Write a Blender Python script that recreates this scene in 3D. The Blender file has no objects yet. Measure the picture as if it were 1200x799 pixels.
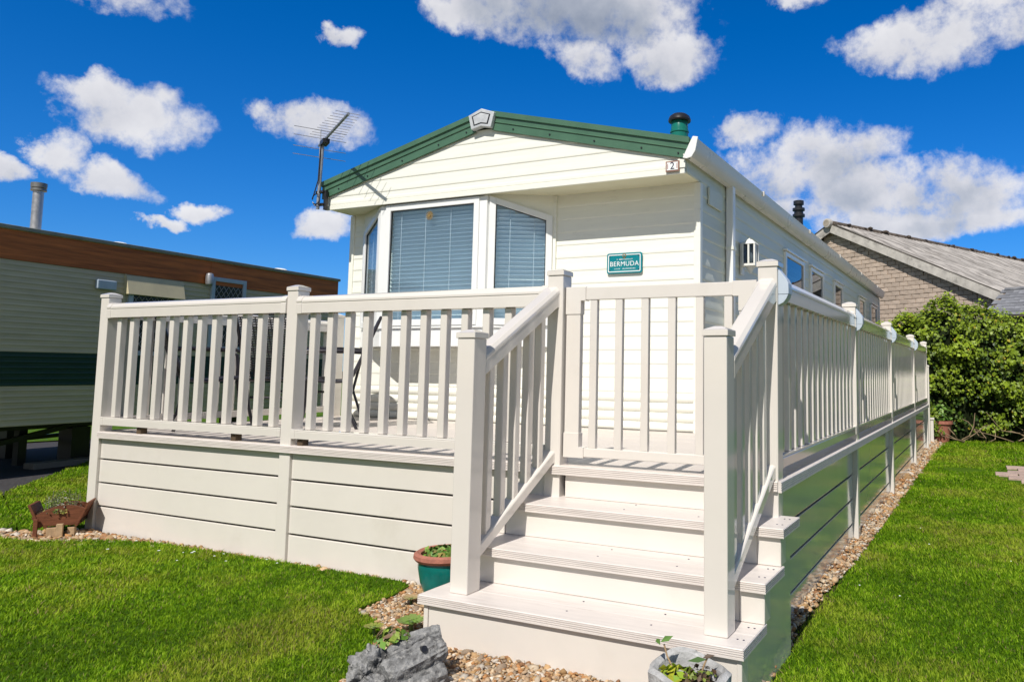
import bpy, bmesh, math, random
import numpy as np
from mathutils import Vector, Matrix
random.seed(7); RNG = np.random.default_rng(7)
S = bpy.context.scene
COL = S.collection
R = math.radians

# ------------------------------------------------------------------ camera
CAM = np.array([0.9295, -3.729, 1.3352]); YAW, PITCH, ROLL = 0.4365, 0.0908, 0.0122
F_PX, PPX, PPY = 891.8067, 738.1381, 352.4871
cyw, syw = math.cos(YAW), math.sin(YAW)
fwd = Vector((-syw*math.cos(PITCH), cyw*math.cos(PITCH), math.sin(PITCH)))
rt = Vector((cyw, syw, 0)); up = rt.cross(fwd)
r2 = rt*math.cos(ROLL)+up*math.sin(ROLL); u2 = -rt*math.sin(ROLL)+up*math.cos(ROLL)
cd = bpy.data.cameras.new('camera'); cam = bpy.data.objects.new('camera', cd); COL.objects.link(cam)
M = Matrix((r2, u2, -fwd)).transposed().to_4x4(); M.translation = Vector(CAM); cam.matrix_world = M
cd.sensor_width = 36; cd.sensor_fit = 'HORIZONTAL'; cd.lens = F_PX/1200*36
cd.shift_x = (600-PPX)/1200; cd.shift_y = (PPY-399.5)/1200
cd.clip_end = 2000; cd.clip_start = 0.05
S.camera = cam

# ------------------------------------------------------------------ sun, sky, exposure
SUN_EL, SUN_AZ = R(49), R(174.8)                      # azimuth clockwise from +Y
Ld = Vector((math.cos(SUN_EL)*math.sin(SUN_AZ), math.cos(SUN_EL)*math.cos(SUN_AZ), math.sin(SUN_EL)))
sl = bpy.data.lights.new('sun', 'SUN'); sl.energy = 4.9; sl.angle = R(0.53); sl.color = (1, .945, .86)
so = bpy.data.objects.new('sun', sl); COL.objects.link(so)
so.rotation_euler = (-Ld).to_track_quat('-Z', 'Y').to_euler(); so.location = (0, -8, 12)
S.view_settings.view_transform = 'Standard'; S.view_settings.look = 'None'
S.view_settings.exposure = 0.0; S.view_settings.gamma = 1.0
try: S.view_settings.use_curve_mapping = False
except Exception: pass
S.cycles.max_bounces = 8; S.cycles.diffuse_bounces = 4; S.cycles.transparent_max_bounces = 16
S.cycles.use_denoising = True

W = bpy.data.worlds.new('World'); S.world = W; W.use_nodes = True
nt = W.node_tree; nt.nodes.clear()
class G:                                            # tiny node-graph helper
    def __init__(s, t): s.t = t; s.n = t.nodes; s.l = t.links
    def new(s, typ, **kw):
        o = s.n.new(typ)
        for k, v in kw.items(): setattr(o, k, v)
        return o
    def put(s, sock, v):
        if isinstance(v, bpy.types.NodeSocket): s.l.new(v, sock)
        elif v is not None: sock.default_value = v
    def m(s, op, a, b=None, c=None, clamp=False):
        o = s.new('ShaderNodeMath', operation=op); o.use_clamp = clamp
        for i, v in enumerate((a, b, c)):
            if v is not None: s.put(o.inputs[i], v)
        return o.outputs[0]
    def vm(s, op, a, b=None, scale=None):
        o = s.new('ShaderNodeVectorMath', operation=op); s.put(o.inputs[0], a)
        if b is not None: s.put(o.inputs[1], b)
        if scale is not None: s.put(o.inputs[3], scale)
        return o.outputs[0]
    def noise(s, vec, scale, detail=3, rough=.5, dist=0, dim='3D'):
        o = s.new('ShaderNodeTexNoise', noise_dimensions=dim)
        if vec is not None: s.put(o.inputs['Vector'], vec)
        o.inputs['Scale'].default_value = scale; o.inputs['Detail'].default_value = detail
        o.inputs['Roughness'].default_value = rough; o.inputs['Distortion'].default_value = dist
        return o
    def ramp(s, fac, stops, interp='LINEAR'):
        o = s.new('ShaderNodeValToRGB'); s.put(o.inputs[0], fac); cr = o.color_ramp; cr.interpolation = interp
        while len(cr.elements) < len(stops): cr.elements.new(.5)
        for e, (p, c) in zip(cr.elements, stops):
            e.position = p; e.color = (*c, 1) if len(c) == 3 else c
        return o.outputs[0]
    def mix(s, fac, a, b, blend='MIX'):
        o = s.new('ShaderNodeMix', data_type='RGBA', blend_type=blend)
        s.put(o.inputs[0], fac)
        for i, v in ((6, a), (7, b)):
            if isinstance(v, (tuple, list)): v = (*v, 1) if len(v) == 3 else v
            s.put(o.inputs[i], v)
        return o.outputs[2]
    def mrange(s, v, a, b, c=0., d=1., smooth=True):
        o = s.new('ShaderNodeMapRange'); o.interpolation_type = 'SMOOTHSTEP' if smooth else 'LINEAR'
        s.put(o.inputs[0], v)
        for i, x in enumerate((a, b, c, d)): o.inputs[i+1].default_value = x
        return o.outputs[0]

g = G(nt)
sky = g.new('ShaderNodeTexSky', sky_type='NISHITA'); sky.sun_disc = False
sky.sun_elevation = SUN_EL; sky.sun_rotation = SUN_AZ; sky.altitude = 50; sky.air_density = 1.0; sky.dust_density = .25; sky.ozone_density = 3.0
hs = g.new('ShaderNodeHueSaturation'); hs.inputs['Saturation'].default_value = 1.15; hs.inputs['Hue'].default_value = .497
hs.inputs['Value'].default_value = 1.0
tc = g.new('ShaderNodeTexCoord')
# the sky is deep blue away from the sun and pales towards it
dts = g.new('ShaderNodeVectorMath', operation='DOT_PRODUCT'); g.l.new(tc.outputs['Generated'], dts.inputs[0]); dts.inputs[1].default_value = Ld
tint = g.mix(g.mrange(dts.outputs['Value'], -.05, .5), (.60, .90, 1.47), (1.05, .92, .84))
g.l.new(g.mix(1.0, sky.outputs[0], tint, 'MULTIPLY'), hs.inputs['Color'])
sx = g.new('ShaderNodeSeparateXYZ'); g.l.new(tc.outputs['Generated'], sx.inputs[0])
AZ = g.m('MULTIPLY', g.m('ARCTAN2', sx.outputs[0], sx.outputs[1]), 57.2958)
EL = g.m('MULTIPLY', g.m('ARCSINE', sx.outputs[2]), 57.2958)
nw = g.noise(tc.outputs['Generated'], 9, 8, .62)
nw2 = g.noise(tc.outputs['Generated'], 26, 10, .62)
sep = g.new('ShaderNodeSeparateColor'); g.l.new(nw.outputs['Color'], sep.inputs[0])
AZ = g.m('ADD', AZ, g.m('MULTIPLY', g.m('SUBTRACT', sep.outputs[0], .5), 7.0))
EL = g.m('ADD', EL, g.m('MULTIPLY', g.m('SUBTRACT', sep.outputs[1], .5), 4.2))
CLOUDS = [  # azimuth, elevation, half width, half height (degrees), grey
 (-58.9, 15.3, 4.8, 2.3, .25), (-60.2, 16.4, 2.2, 1.6, .1), (-62.0, 12.3, 1.9, 1.6, .2), (-59.2, 11.2, 2.4, 1.1, .3), (-55.2, 10.0, 1.6, .8, .3),
 (-65.0, 10.8, 1.5, .8, .3), (-47.6, 16.5, 3.8, 1.7, .35), (-47.6, 9.9, 3.2, 1.3, .3), (-62, 22.9, 6, 1.7, .2), (-56.5, 9.1, 1.2, .6, .3),
 (-30.0, 26.6, 11, 3.8, 1.0), (-28.5, 30.5, 13, 3.2, .9), (-29.6, 22.6, 4.2, 1.9, .35), (-22.5, 23.2, 4.6, 2.2, .4), (-38, 25.5, 4.0, 1.8, .3),
 (-3.0, 22.8, 7.0, 2.4, .35), (2.0, 23.8, 5.0, 2.8, .2), (-16.5, 17.7, 3.2, 1.5, .35), (-11.0, 15.5, 6.8, 2.7, .5), (-8.0, 13.0, 6.0, 2.4, .55),
 (-1.6, 12.2, 5.2, 2.6, .55), (-4, 10.6, 8.5, 1.6, .6), (-11.9, 27.4, 3.2, 1.4, .3), (-46.7, 22.4, 1.5, .9, .4), (-14, 12.0, 4.5, 1.6, .5), (-12.8, 14.6, 7.5, 2.9, .55), (-2.2, 12.6, 6.2, 2.7, .6),
 (14, 15, 8, 3, .4), (28, 22, 9, 3.5, .5), (24, 10, 9, 2.2, .4), (46, 16, 9, 3, .5), (58, 27, 10, 4, .5), (70, 12, 9, 2.4, .4), (88, 20, 10, 4, .5),
 (110, 14, 9, 3, .4), (130, 25, 10, 4, .5), (150, 12, 10, 2.5, .4), (-80, 14, 8, 3, .4), (-95, 24, 10, 4, .5), (-110, 12, 9, 2.4, .4),
 (-130, 20, 10, 4, .5), (-150, 14, 9, 3, .4), (-172, 24, 9, 3, .5), (-15, 40, 12, 4, .5), (30, 42, 12, 4, .5), (-70, 40, 13, 4, .4), (80, 45, 14, 5, .5)]
acc = None; shd = None
for a0, e0, w_, h_, gr in CLOUDS:
    du = g.m('DIVIDE', g.m('SUBTRACT', AZ, a0), w_); dv = g.m('DIVIDE', g.m('SUBTRACT', EL, e0), h_)
    d2 = g.m('ADD', g.m('MULTIPLY', du, du), g.m('MULTIPLY', dv, dv))
    mk = g.m('SUBTRACT', 1.0, d2)
    mc = g.m('MAXIMUM', mk, 0.0)
    # underside and thick parts of each cloud are greyer
    t = g.m('MULTIPLY', mc, g.m('MULTIPLY_ADD', dv, -.45*gr-.08, gr*.55))
    acc = mk if acc is None else g.m('MAXIMUM', acc, mk)
    shd = t if shd is None else g.m('MAXIMUM', shd, t)
fb = g.m('MULTIPLY', g.m('SUBTRACT', nw2.outputs[0], .5), 2.4)
fb = g.m('ADD', fb, g.m('MULTIPLY', g.m('SUBTRACT', nw.outputs[0], .5), 1.9))
dens = g.mrange(g.m('ADD', acc, fb), -.06, .92)
dens = g.m('MULTIPLY', dens, g.m('MINIMUM', g.m('MULTIPLY', g.m('MAXIMUM', g.m('ADD', acc, .45), 0), 2.2), 1.0))
dens = g.m('MULTIPLY', dens, .93)
nsh = g.noise(tc.outputs['Generated'], 17, 6, .55)
sh = g.m('ADD', shd, g.m('MULTIPLY', g.m('SUBTRACT', nsh.outputs[0], .5), .9))
ccol = g.ramp(g.mrange(sh, -.12, .75, smooth=False), [(0, (10.6, 10.5, 10.6)), (.4, (8.5, 8.5, 8.9)), (.72, (5.4, 5.8, 6.6)), (1, (3.6, 4.1, 5.1))])
skyc = g.mix(dens, hs.outputs[0], ccol)
bg = g.new('ShaderNodeBackground'); g.l.new(skyc, bg.inputs[0]); bg.inputs[1].default_value = 0.085
wo = g.new('ShaderNodeOutputWorld'); g.l.new(bg.outputs[0], wo.inputs[0])

# ------------------------------------------------------------------ materials
def mat(name, col, rough=.5, spec=.5, metal=0, var=.06, vscale=6, bump=0, bscale=60, coat=0, detail=4, stretch=None, attr=None, objvar=0, dirt=None, coords='Object'):
    m = bpy.data.materials.new(name); m.use_nodes = True; q = G(m.node_tree); b = m.node_tree.nodes['Principled BSDF']
    tcn = q.new('ShaderNodeTexCoord'); vec = tcn.outputs[coords]
    if stretch:
        mp = q.new('ShaderNodeMapping'); mp.inputs['Scale'].default_value = stretch; q.l.new(vec, mp.inputs[0]); vec = mp.outputs[0]
    n = q.noise(vec, vscale, detail, .6)
    if attr:
        at = q.new('ShaderNodeAttribute'); at.attribute_name = attr; base = at.outputs['Color']
    else: base = (*col, 1)
    f = q.mrange(n.outputs[0], .3, .7, 1-var, 1+var, smooth=False)
    if objvar:
        oi = q.new('ShaderNodeObjectInfo'); f = q.m('MULTIPLY', f, q.mrange(oi.outputs['Random'], 0, 1, 1-objvar, 1+objvar, smooth=False))
    cm = q.new('ShaderNodeVectorMath', operation='SCALE'); q.put(cm.inputs[0], base if attr else tuple(col)); q.put(cm.inputs[3], f)
    c = cm.outputs[0]
    if dirt:
        dcol, dsc, lo, hi, amt = dirt
        dn = q.noise(vec, dsc, 6, .65)
        c = q.mix(q.mrange(dn.outputs[0], lo, hi, 0, amt), c, dcol)
    q.l.new(c, b.inputs['Base Color'])
    rn = q.mrange(n.outputs[0], .3, .7, rough*.85, min(1, rough*1.15), smooth=False); q.l.new(rn, b.inputs['Roughness'])
    b.inputs['Specular IOR Level'].default_value = spec; b.inputs['Metallic'].default_value = metal; b.inputs['Coat Weight'].default_value = coat; b.inputs['Coat Roughness'].default_value = .09
    if bump:
        bn = q.noise(vec, bscale, 5, .6); bp = q.new('ShaderNodeBump'); bp.inputs['Strength'].default_value = bump; bp.inputs['Distance'].default_value = .01
        q.l.new(bn.outputs[0], bp.inputs['Height']); q.l.new(bp.outputs[0], b.inputs['Normal'])
    return m
PVC = mat('cream_pvc', (.71, .667, .618), .10, .6, var=.025, vscale=3, bump=.015, bscale=9, objvar=.02, dirt=((.47, .42, .34), 2.3, .54, .8, .25))
PVCR = mat('cream_pvc_rail', (.71, .667, .618), .12, .5, var=.035, vscale=3, coat=.8, objvar=.02, dirt=((.55, .5, .42), 5, .6, .85, .2))
TREAD = mat('cream_tread_plank', (.685, .632, .598), .42, .4, var=.07, vscale=7, bump=.08, bscale=45, stretch=(.6, 6, 6), dirt=((.40, .33, .28), 5, .54, .82, .42))
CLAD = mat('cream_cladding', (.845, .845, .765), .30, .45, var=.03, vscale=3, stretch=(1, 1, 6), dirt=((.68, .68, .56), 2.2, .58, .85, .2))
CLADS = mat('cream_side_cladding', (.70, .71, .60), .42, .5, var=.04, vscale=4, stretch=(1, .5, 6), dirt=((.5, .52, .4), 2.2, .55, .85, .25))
SOFFIT = mat('cream_soffit', (.78, .75, .56), .45, .4, var=.03, vscale=4)
WHITE = mat('white_upvc', (.84, .85, .84), .2, .5, var=.02, vscale=5, dirt=((.6, .6, .55), 4, .62, .9, .2))
GREENF = mat('green_fascia', (.068, .155, .098), .35, .5, var=.1, vscale=5, dirt=((.16, .2, .15), 9, .58, .85, .3))
GREEN = mat('green_enamel', (.01, .17, .13), .2, .5, var=.05)
BLACKM = mat('black_metal', (.018, .018, .022), .35, .5, var=.15, vscale=15)
DARKF = mat('dark_frame', (.022, .02, .026), .32, .5, var=.15, vscale=15)
GREYM = mat('grey_metal', (.42, .42, .44), .42, .5, .75, var=.15, vscale=20)
PLATEG = mat('silver_grey_cap', (.55, .57, .60), .45, .5, .1, var=.12, vscale=14)
TEAL = mat('teal_sign', (.0, .20, .24), .28, .5, var=.05)
TEALP = mat('teal_glaze', (.004, .155, .14), .16, .5, var=.2, vscale=12, dirt=((.01, .07, .07), 9, .5, .8, .5))
TERRA = mat('terracotta', (.36, .14, .10), .75, .3, var=.2, vscale=30, bump=.3, bscale=80)
WHITEP = mat('white_print', (.8, .84, .84), .5, .3, var=.0)
INK = mat('dark_ink', (.02, .02, .06), .5, .3, var=0)
SOIL = mat('soil', (.045, .03, .02), .95, .1, var=.4, vscale=30, bump=.8, bscale=60)
ROCK = mat('grey_stone', (.20, .20, .20), .85, .25, var=.65, vscale=22, detail=10, bump=1.0, bscale=60, dirt=((.42, .41, .39), 60, .50, .64, .6))
WOOD = mat('brown_stained_wood', (.15, .052, .024), .6, .3, var=.3, vscale=8, stretch=(1, 8, 8), bump=.2, bscale=30)
WOODL = mat('pale_cut_wood', (.42, .29, .17), .7, .3, var=.25, vscale=10, bump=.2)
NB_CLAD = mat('neighbour_cladding', (.54, .47, .32), .45, .35, var=.1, vscale=1.6, stretch=(1, 1, 5), dirt=((.38, .35, .23), 1.3, .5, .8, .4))
NB_GREEN = mat('dark_green_band', (.008, .040, .020), .4, .4, var=.15, vscale=2, stretch=(1, 1, 5))
NB_BROWN = mat('wood_effect_fascia', (.46, .135, .04), .6, .25, var=.4, vscale=5, stretch=(5, .3, 5), detail=7)
NB_CREAM = mat('neighbour_panel', (.58, .51, .34), .45, .35, var=.08, vscale=3)
BRICK = mat('pale_block', (.50, .405, .33), .9, .15, var=.22, vscale=9, detail=6, bump=.7, bscale=30, objvar=.13, dirt=((.24, .2, .17), 5, .55, .8, .5))
MORTAR = mat('mortar', (.20, .16, .13), .95, .1, var=.25, vscale=10)
BARGE = mat('weathered_board', (.52, .49, .45), .8, .2, var=.2, vscale=5, detail=7, dirt=((.16, .15, .14), 3.0, .5, .75, .75))
ASB = mat('corrugated_cement', (.345, .325, .31), .9, .15, var=.55, vscale=2.5, detail=8, stretch=(.25, 3.2, 1), dirt=((.10, .09, .085), 3, .44, .7, .9))
MOSS = mat('mossy_ridge', (.11, .09, .075), .95, .1, var=.55, vscale=7, detail=6, bump=1, bscale=12, dirt=((.33, .28, .22), 6, .6, .75, .7))
SLATE = mat('grey_slate', (.20, .205, .225), .6, .35, var=.25, vscale=6, objvar=.2, dirt=((.32, .31, .3), 4, .55, .8, .5))
TARMAC = mat('tarmac', (.055, .052, .055), .9, .2, var=.3, vscale=25, detail=6, bump=.5, bscale=120)
PAVE = mat('pink_paving', (.44, .33, .28), .85, .2, var=.2, vscale=14, bump=.3, objvar=.12, dirt=((.26, .2, .17), 8, .55, .8, .5))
DECKB = mat('deck_plank', (.62, .56, .515), .45, .4, var=.07, vscale=6, stretch=(.6, 8, 8), bump=.06, objvar=.05)
LANT = mat('lantern_white', (.78, .78, .74), .3, .5, var=.03)
INSIDE = mat('dark_interior', (.06, .055, .05), .9, .1, var=.2)
SLAT = mat('blue_grey_slat', (.70, .82, .92), .35, .5, var=.04, vscale=2)
CORDM = mat('blind_cord', (.75, .78, .8), .6, .3, var=0)
SLING = mat('dark_sling_mesh', (.03, .028, .032), .6, .3, var=.2, vscale=40)
GRASSM0 = mat('grass_blade', (.1, .2, .03), .55, .25, var=.25, vscale=1.1, attr='col', coords='Object')
LEAF = mat('ivy_leaf', (.05, .1, .02), .5, .3, var=.2, vscale=2, attr='col')
STONEM = mat('gravel_stone', (.5, .4, .3), .75, .3, var=.18, vscale=90, attr='col')
def lawn_mat():
    m = bpy.data.materials.new('lawn_turf'); m.use_nodes = True; q = G(m.node_tree); b = m.node_tree.nodes['Principled BSDF']
    tcn = q.new('ShaderNodeTexCoord'); v = tcn.outputs['Object']
    a = q.noise(v, 1.3, 4, .6); c = q.noise(v, 60, 5, .7); d = q.noise(v, 7, 4, .6)
    k = q.m('ADD', q.m('MULTIPLY', c.outputs[0], .5), q.m('ADD', q.m('MULTIPLY', a.outputs[0], .35), q.m('MULTIPLY', d.outputs[0], .25)))
    col = q.ramp(q.mrange(k, .3, .8, smooth=False), [(0, (.03, .065, .002)), (.45, (.075, .155, .003)), (.8, (.13, .23, .006)), (1, (.19, .21, .03))])
    q.l.new(col, b.inputs['Base Color']); b.inputs['Roughness'].default_value = .9; b.inputs['Specular IOR Level'].default_value = .15
    bp = q.new('ShaderNodeBump'); bp.inputs['Strength'].default_value = 1; bp.inputs['Distance'].default_value = .03
    q.l.new(c.outputs[0], bp.inputs['Height']); q.l.new(bp.outputs[0], b.inputs['Normal'])
    return m
LAWN = lawn_mat()
def blade_mat():
    m = bpy.data.materials.new('grass_blade'); m.use_nodes = True; q = G(m.node_tree); q.n.clear()
    at = q.new('ShaderNodeAttribute'); at.attribute_name = 'col'; tcn = q.new('ShaderNodeTexCoord'); n = q.noise(tcn.outputs['Object'], 1.1, 5, .6)
    sc = q.vm('SCALE', at.outputs['Color'], None, q.mrange(n.outputs[0], .3, .7, .75, 1.25, smooth=False))
    p = q.new('ShaderNodeBsdfPrincipled'); q.l.new(sc, p.inputs['Base Color']); p.inputs['Roughness'].default_value = .6; p.inputs['Specular IOR Level'].default_value = .2
    t = q.new('ShaderNodeBsdfTranslucent'); q.l.new(q.vm('MULTIPLY', sc, (1.25, 1.15, .7)), t.inputs[0])
    mx = q.new('ShaderNodeMixShader'); mx.inputs[0].default_value = .42; q.l.new(p.outputs[0], mx.inputs[1]); q.l.new(t.outputs[0], mx.inputs[2])
    o = q.new('ShaderNodeOutputMaterial'); q.l.new(mx.outputs[0], o.inputs[0]); return m
GRASSM = blade_mat()
def glass_mat(name, tint=(1, 1, 1), ior=1.5):
    m = bpy.data.materials.new(name); m.use_nodes = True; q = G(m.node_tree); q.n.clear()
    lw = q.new('ShaderNodeLayerWeight'); lw.inputs[0].default_value = .5; r0 = ((ior-1)/(ior+1))**2
    fz = q.m('MULTIPLY_ADD', q.m('POWER', lw.outputs['Facing'], 5.0), 1-r0, r0)
    tr = q.new('ShaderNodeBsdfTransparent'); tr.inputs[0].default_value = (*tint, 1)
    gl = q.new('ShaderNodeBsdfGlossy'); gl.inputs['Roughness'].default_value = .01; gl.inputs['Color'].default_value = (1, 1, 1, 1)
    mx = q.new('ShaderNodeMixShader'); q.l.new(fz, mx.inputs[0]); q.l.new(tr.outputs[0], mx.inputs[1]); q.l.new(gl.outputs[0], mx.inputs[2])
    o = q.new('ShaderNodeOutputMaterial'); q.l.new(mx.outputs[0], o.inputs[0]); return m
GLASS = glass_mat('window_glass', (.90, .95, .98), 1.6)
GLASSD = glass_mat('dark_window_glass', (.35, .4, .45), 1.7)

# ------------------------------------------------------------------ builders
class MB:
    def __init__(s): s.v = []; s.f = []
    def add(s, vs, fs):
        o = len(s.v); s.v += [tuple(map(float, v)) for v in vs]; s.f += [tuple(i+o for i in f) for f in fs]; return s
    def box(s, x0, x1, y0, y1, z0, z1):
        return s.add([(x0, y0, z0), (x1, y0, z0), (x1, y1, z0), (x0, y1, z0), (x0, y0, z1), (x1, y0, z1), (x1, y1, z1), (x0, y1, z1)],
                     [(0, 3, 2, 1), (4, 5, 6, 7), (0, 1, 5, 4), (1, 2, 6, 5), (2, 3, 7, 6), (3, 0, 4, 7)])
    def prism(s, prof, axis, a, b):                  # closed 2-D profile swept along an axis; prof holds the two other coords in x,y,z order
        n = len(prof)
        def P(p, t): return (t, p[0], p[1]) if axis == 'x' else (p[0], t, p[1]) if axis == 'y' else (p[0], p[1], t)
        vs = [P(p, a) for p in prof]+[P(p, b) for p in prof]
        return s.add(vs, [(i, (i+1) % n, (i+1) % n+n, i+n) for i in range(n)]+[tuple(range(n))[::-1], tuple(range(n, 2*n))])
    def hexa(s, a, b):                               # two quads
        return s.add(list(a)+list(b), [(0, 3, 2, 1), (4, 5, 6, 7), (0, 1, 5, 4), (1, 2, 6, 5), (2, 3, 7, 6), (3, 0, 4, 7)])
    def bar(s, p, q, w, h, upv=(0, 0, 1)):           # box beam between two points
        p, q = Vector(p), Vector(q); d = (q-p).normalized(); a = d.cross(Vector(upv)).normalized(); b = a.cross(d)
        c = [(-w/2, -h/2), (w/2, -h/2), (w/2, h/2), (-w/2, h/2)]
        return s.hexa([p+a*i+b*j for i, j in c], [q+a*i+b*j for i, j in c])
    def tube(s, pts, r, n=8, r1=None):
        pts = [Vector(p) for p in pts]; rings = []; prev = None
        for i, p in enumerate(pts):
            d = (pts[min(i+1, len(pts)-1)]-pts[max(i-1, 0)]).normalized()
            ref = Vector((0, 0, 1)) if abs(d.z) < .9 else Vector((1, 0, 0))
            a = d.cross(ref).normalized() if prev is None else (prev-d*prev.dot(d)).normalized(); prev = a; b = d.cross(a)
            rr = r if r1 is None else r+(r1-r)*i/(len(pts)-1)
            rings.append([p+(a*math.cos(t)+b*math.sin(t))*rr for t in [2*math.pi*k/n for k in range(n)]])
        vs = [v for q in rings for v in q]; m = len(pts)
        return s.add(vs, [(i*n+k, i*n+(k+1) % n, (i+1)*n+(k+1) % n, (i+1)*n+k) for i in range(m-1) for k in range(n)]+[tuple(range(n))[::-1], tuple(range((m-1)*n, m*n))])
    def lathe(s, prof, c=(0, 0, 0), n=24, closed=False):
        vs = [(c[0]+r*math.cos(2*math.pi*k/n), c[1]+r*math.sin(2*math.pi*k/n), c[2]+z) for r, z in prof for k in range(n)]
        m = len(prof); fs = [(i*n+k, i*n+(k+1) % n, (i+1)*n+(k+1) % n, (i+1)*n+k) for i in range(m-1) for k in range(n)]
        return s.add(vs, fs+[tuple(range(n))[::-1], tuple(range((m-1)*n, m*n))])
    def mesh(s, name, m, bevel=0, smooth=False, seg=2, off=(0, 0, 0)):
        me = bpy.data.meshes.new(name)
        vs = [(x-off[0], y-off[1], z-off[2]) for x, y, z in s.v]
        me.from_pydata(vs, [], s.f)
        bm = bmesh.new(); bm.from_mesh(me); bmesh.ops.recalc_face_normals(bm, faces=bm.faces)
        if bevel:
            ed = [e for e in bm.edges if len(e.link_faces) == 2 and e.calc_face_angle(0) > .5]
            bmesh.ops.bevel(bm, geom=ed, offset=bevel, segments=seg, affect='EDGES', profile=.5, clamp_overlap=True)
        bm.to_mesh(me); bm.free()
        if smooth:
            me.shade_smooth()
            try: me.set_sharp_from_angle(angle=R(35))
            except Exception: pass
        if m: me.materials.append(m)
        return me
def link(name, data, parent=None, loc=(0, 0, 0), rot=None):
    o = bpy.data.objects.new(name, data); COL.objects.link(o); o.location = loc
    if rot: o.rotation_euler = rot
    if parent: o.parent = parent
    return o
def thing(name, label, cat, loc=(0, 0, 0), rotz=0, group=None):
    o = link(name, None, None, loc, (0, 0, rotz)); o.empty_display_size = .2
    o['label'] = label; o['category'] = cat
    if group: o['group'] = group
    return o
def tag(o, label, cat, group=None):
    o['label'] = label; o['category'] = cat
    if group: o['group'] = group
    return o
def part(name, mb, m, parent, bevel=0, smooth=False, label=None, seg=2):
    """geometry given in world coords (things at rotation 0) or thing coords (rotated things, located sub-parents)"""
    root = parent
    while root.parent: root = root.parent
    off = tuple(root.location) if root.rotation_euler.z == 0 and root.get('worldgeo', 1) else (0, 0, 0)
    o = link(name, mb.mesh(name, m, bevel, smooth, seg, off), parent)
    if label: o['label'] = label
    return o
def struct(name, mb, m, bevel=0, smooth=False):
    o = link(name, mb.mesh(name, m, bevel, smooth)); o['kind'] = 'structure'; return o

# ------------------------------------------------------------------ ground
def gz(x, y):
    t = min(1, max(0, (x+.15)/.4)); t = t*t*(3-2*t)
    a = min(1, max(0, (x+2.2)/.8)); base = .05+.025*a
    return base*(1-t)
gb = MB(); xs = [-160, -40, -20]+list(np.arange(-12, 5, .25))+[12, 30, 160]; ys = [-60, -12]+list(np.arange(-5, 16, .5))+[20, 40, 90, 300]
n = len(xs)
gb.add([(x, y, gz(x, y)-.035) for y in ys for x in xs], [(j*n+i, j*n+i+1, (j+1)*n+i+1, (j+1)*n+i) for j in range(len(ys)-1) for i in range(n-1)])
struct('ground', gb, SOIL)
def gl(x): return .062 if x < -.5 else .004
def lawn_sheet(name, poly, lift=0.0, sub=None):
    b = MB(); n = len(poly)
    b.add([(x, y, gl(x)) for x, y in poly]+[(x, y, gl(x)-.12) for x, y in poly], [tuple(range(n))]+[(i, (i+1) % n, (i+1) % n+n, i+n) for i in range(n)])
    return struct(name, b, LAWN)
LEFTB = [(-5.9, -.25), (-7.86, .60), (-9.83, 2.55), (-11.0, 3.7), (-9.0, 16), (-5.5, 16), (-5.5, .05), (-5.55, -.2)]
LEFT = [(-5.62, -.50), (-5.25, -.45), (-4.95, -.22), (-4.6, -.10), (-4.2, -.07), (-3.2, -.055), (-2.6, -.05), (-2.28, -.045), (-2.17, -.10), (-2.12, -.30), (-2.12, -.56), (-2.06, -.61), (-1.9, -.65), (-1.75, -.78), (-1.62, -1.0), (-1.5, -1.2), (-1.42, -1.5), (-1.3, -2.2), (-.8, -5), (-9.5, -5), (-9.2, .1), (-7.9, .59), (-5.95, -.24), (-6.05, -.42)]
RIGHT = [(.035, -.4), (.0, .5), (.01, 1.06), (.05, 1.94), (.065, 3.85), (.08, 7.1), (.125, 11.3), (.2, 12.65), (1.6, 13.6), (4.5, 15.4), (12, 16), (12, -5), (.3, -5), (.12, -1.4)]
lawn_sheet('lawn', LEFT); lawn_sheet('lawn', LEFTB); lawn_sheet('lawn', RIGHT, .004)
b = MB(); b.add([(x, y, z) for x, y, z in [(-70, -14, .05), (-14.6, -3, .05), (-13.0, 5, .05), (-12.4, 20, .05), (-70, 60, .05)]], [(0, 1, 2, 3, 4)]); struct('far_lawn', b, LAWN)
b = MB(); b.add([(-7.86, .60, .03), (-9.83, 2.55, .03), (-12.6, 5.2, .03), (-30, 8, .03), (-30, -6, .03), (-9.6, -1.1, .03)], [(0, 1, 2, 3, 4, 5)]); struct('tarmac_path', b, TARMAC)

def in_poly(P, poly):
    x, y = P[:, 0], P[:, 1]; ins = np.zeros(len(P), bool); n = len(poly)
    for i in range(n):
        x0, y0 = poly[i]; x1, y1 = poly[(i+1) % n]
        c = ((y0 > y) != (y1 > y)); t = (x1-x0)*(y-y0)/((y1-y0) if y1 != y0 else 1e-9)+x0
        ins ^= c & (x < t)
    return ins
def raw_mesh(name, V, F, cols, m, kind='stuff', parent=None, smooth=False):     # V (n,3), F (k,m), per-vertex colours
    me = bpy.data.meshes.new(name); k = F.shape[1]
    me.vertices.add(len(V)); me.vertices.foreach_set('co', V.astype(np.float32).ravel())
    me.loops.add(F.size); me.loops.foreach_set('vertex_index', F.astype(np.int32).ravel())
    me.polygons.add(len(F)); me.polygons.foreach_set('loop_start', np.arange(0, F.size, k, dtype=np.int32)); me.polygons.foreach_set('loop_total', np.full(len(F), k, np.int32))
    me.update(calc_edges=True); me.validate()
    at = me.attributes.new('col', 'FLOAT_COLOR', 'POINT'); at.data.foreach_set('color', np.c_[cols, np.ones(len(cols))].astype(np.float32).ravel())
    me.materials.append(m)
    if smooth: me.shade_smooth()
    o = link(name, me, parent)
    if kind: o['kind'] = kind
    return o
GZ = np.vectorize(gz)
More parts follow.
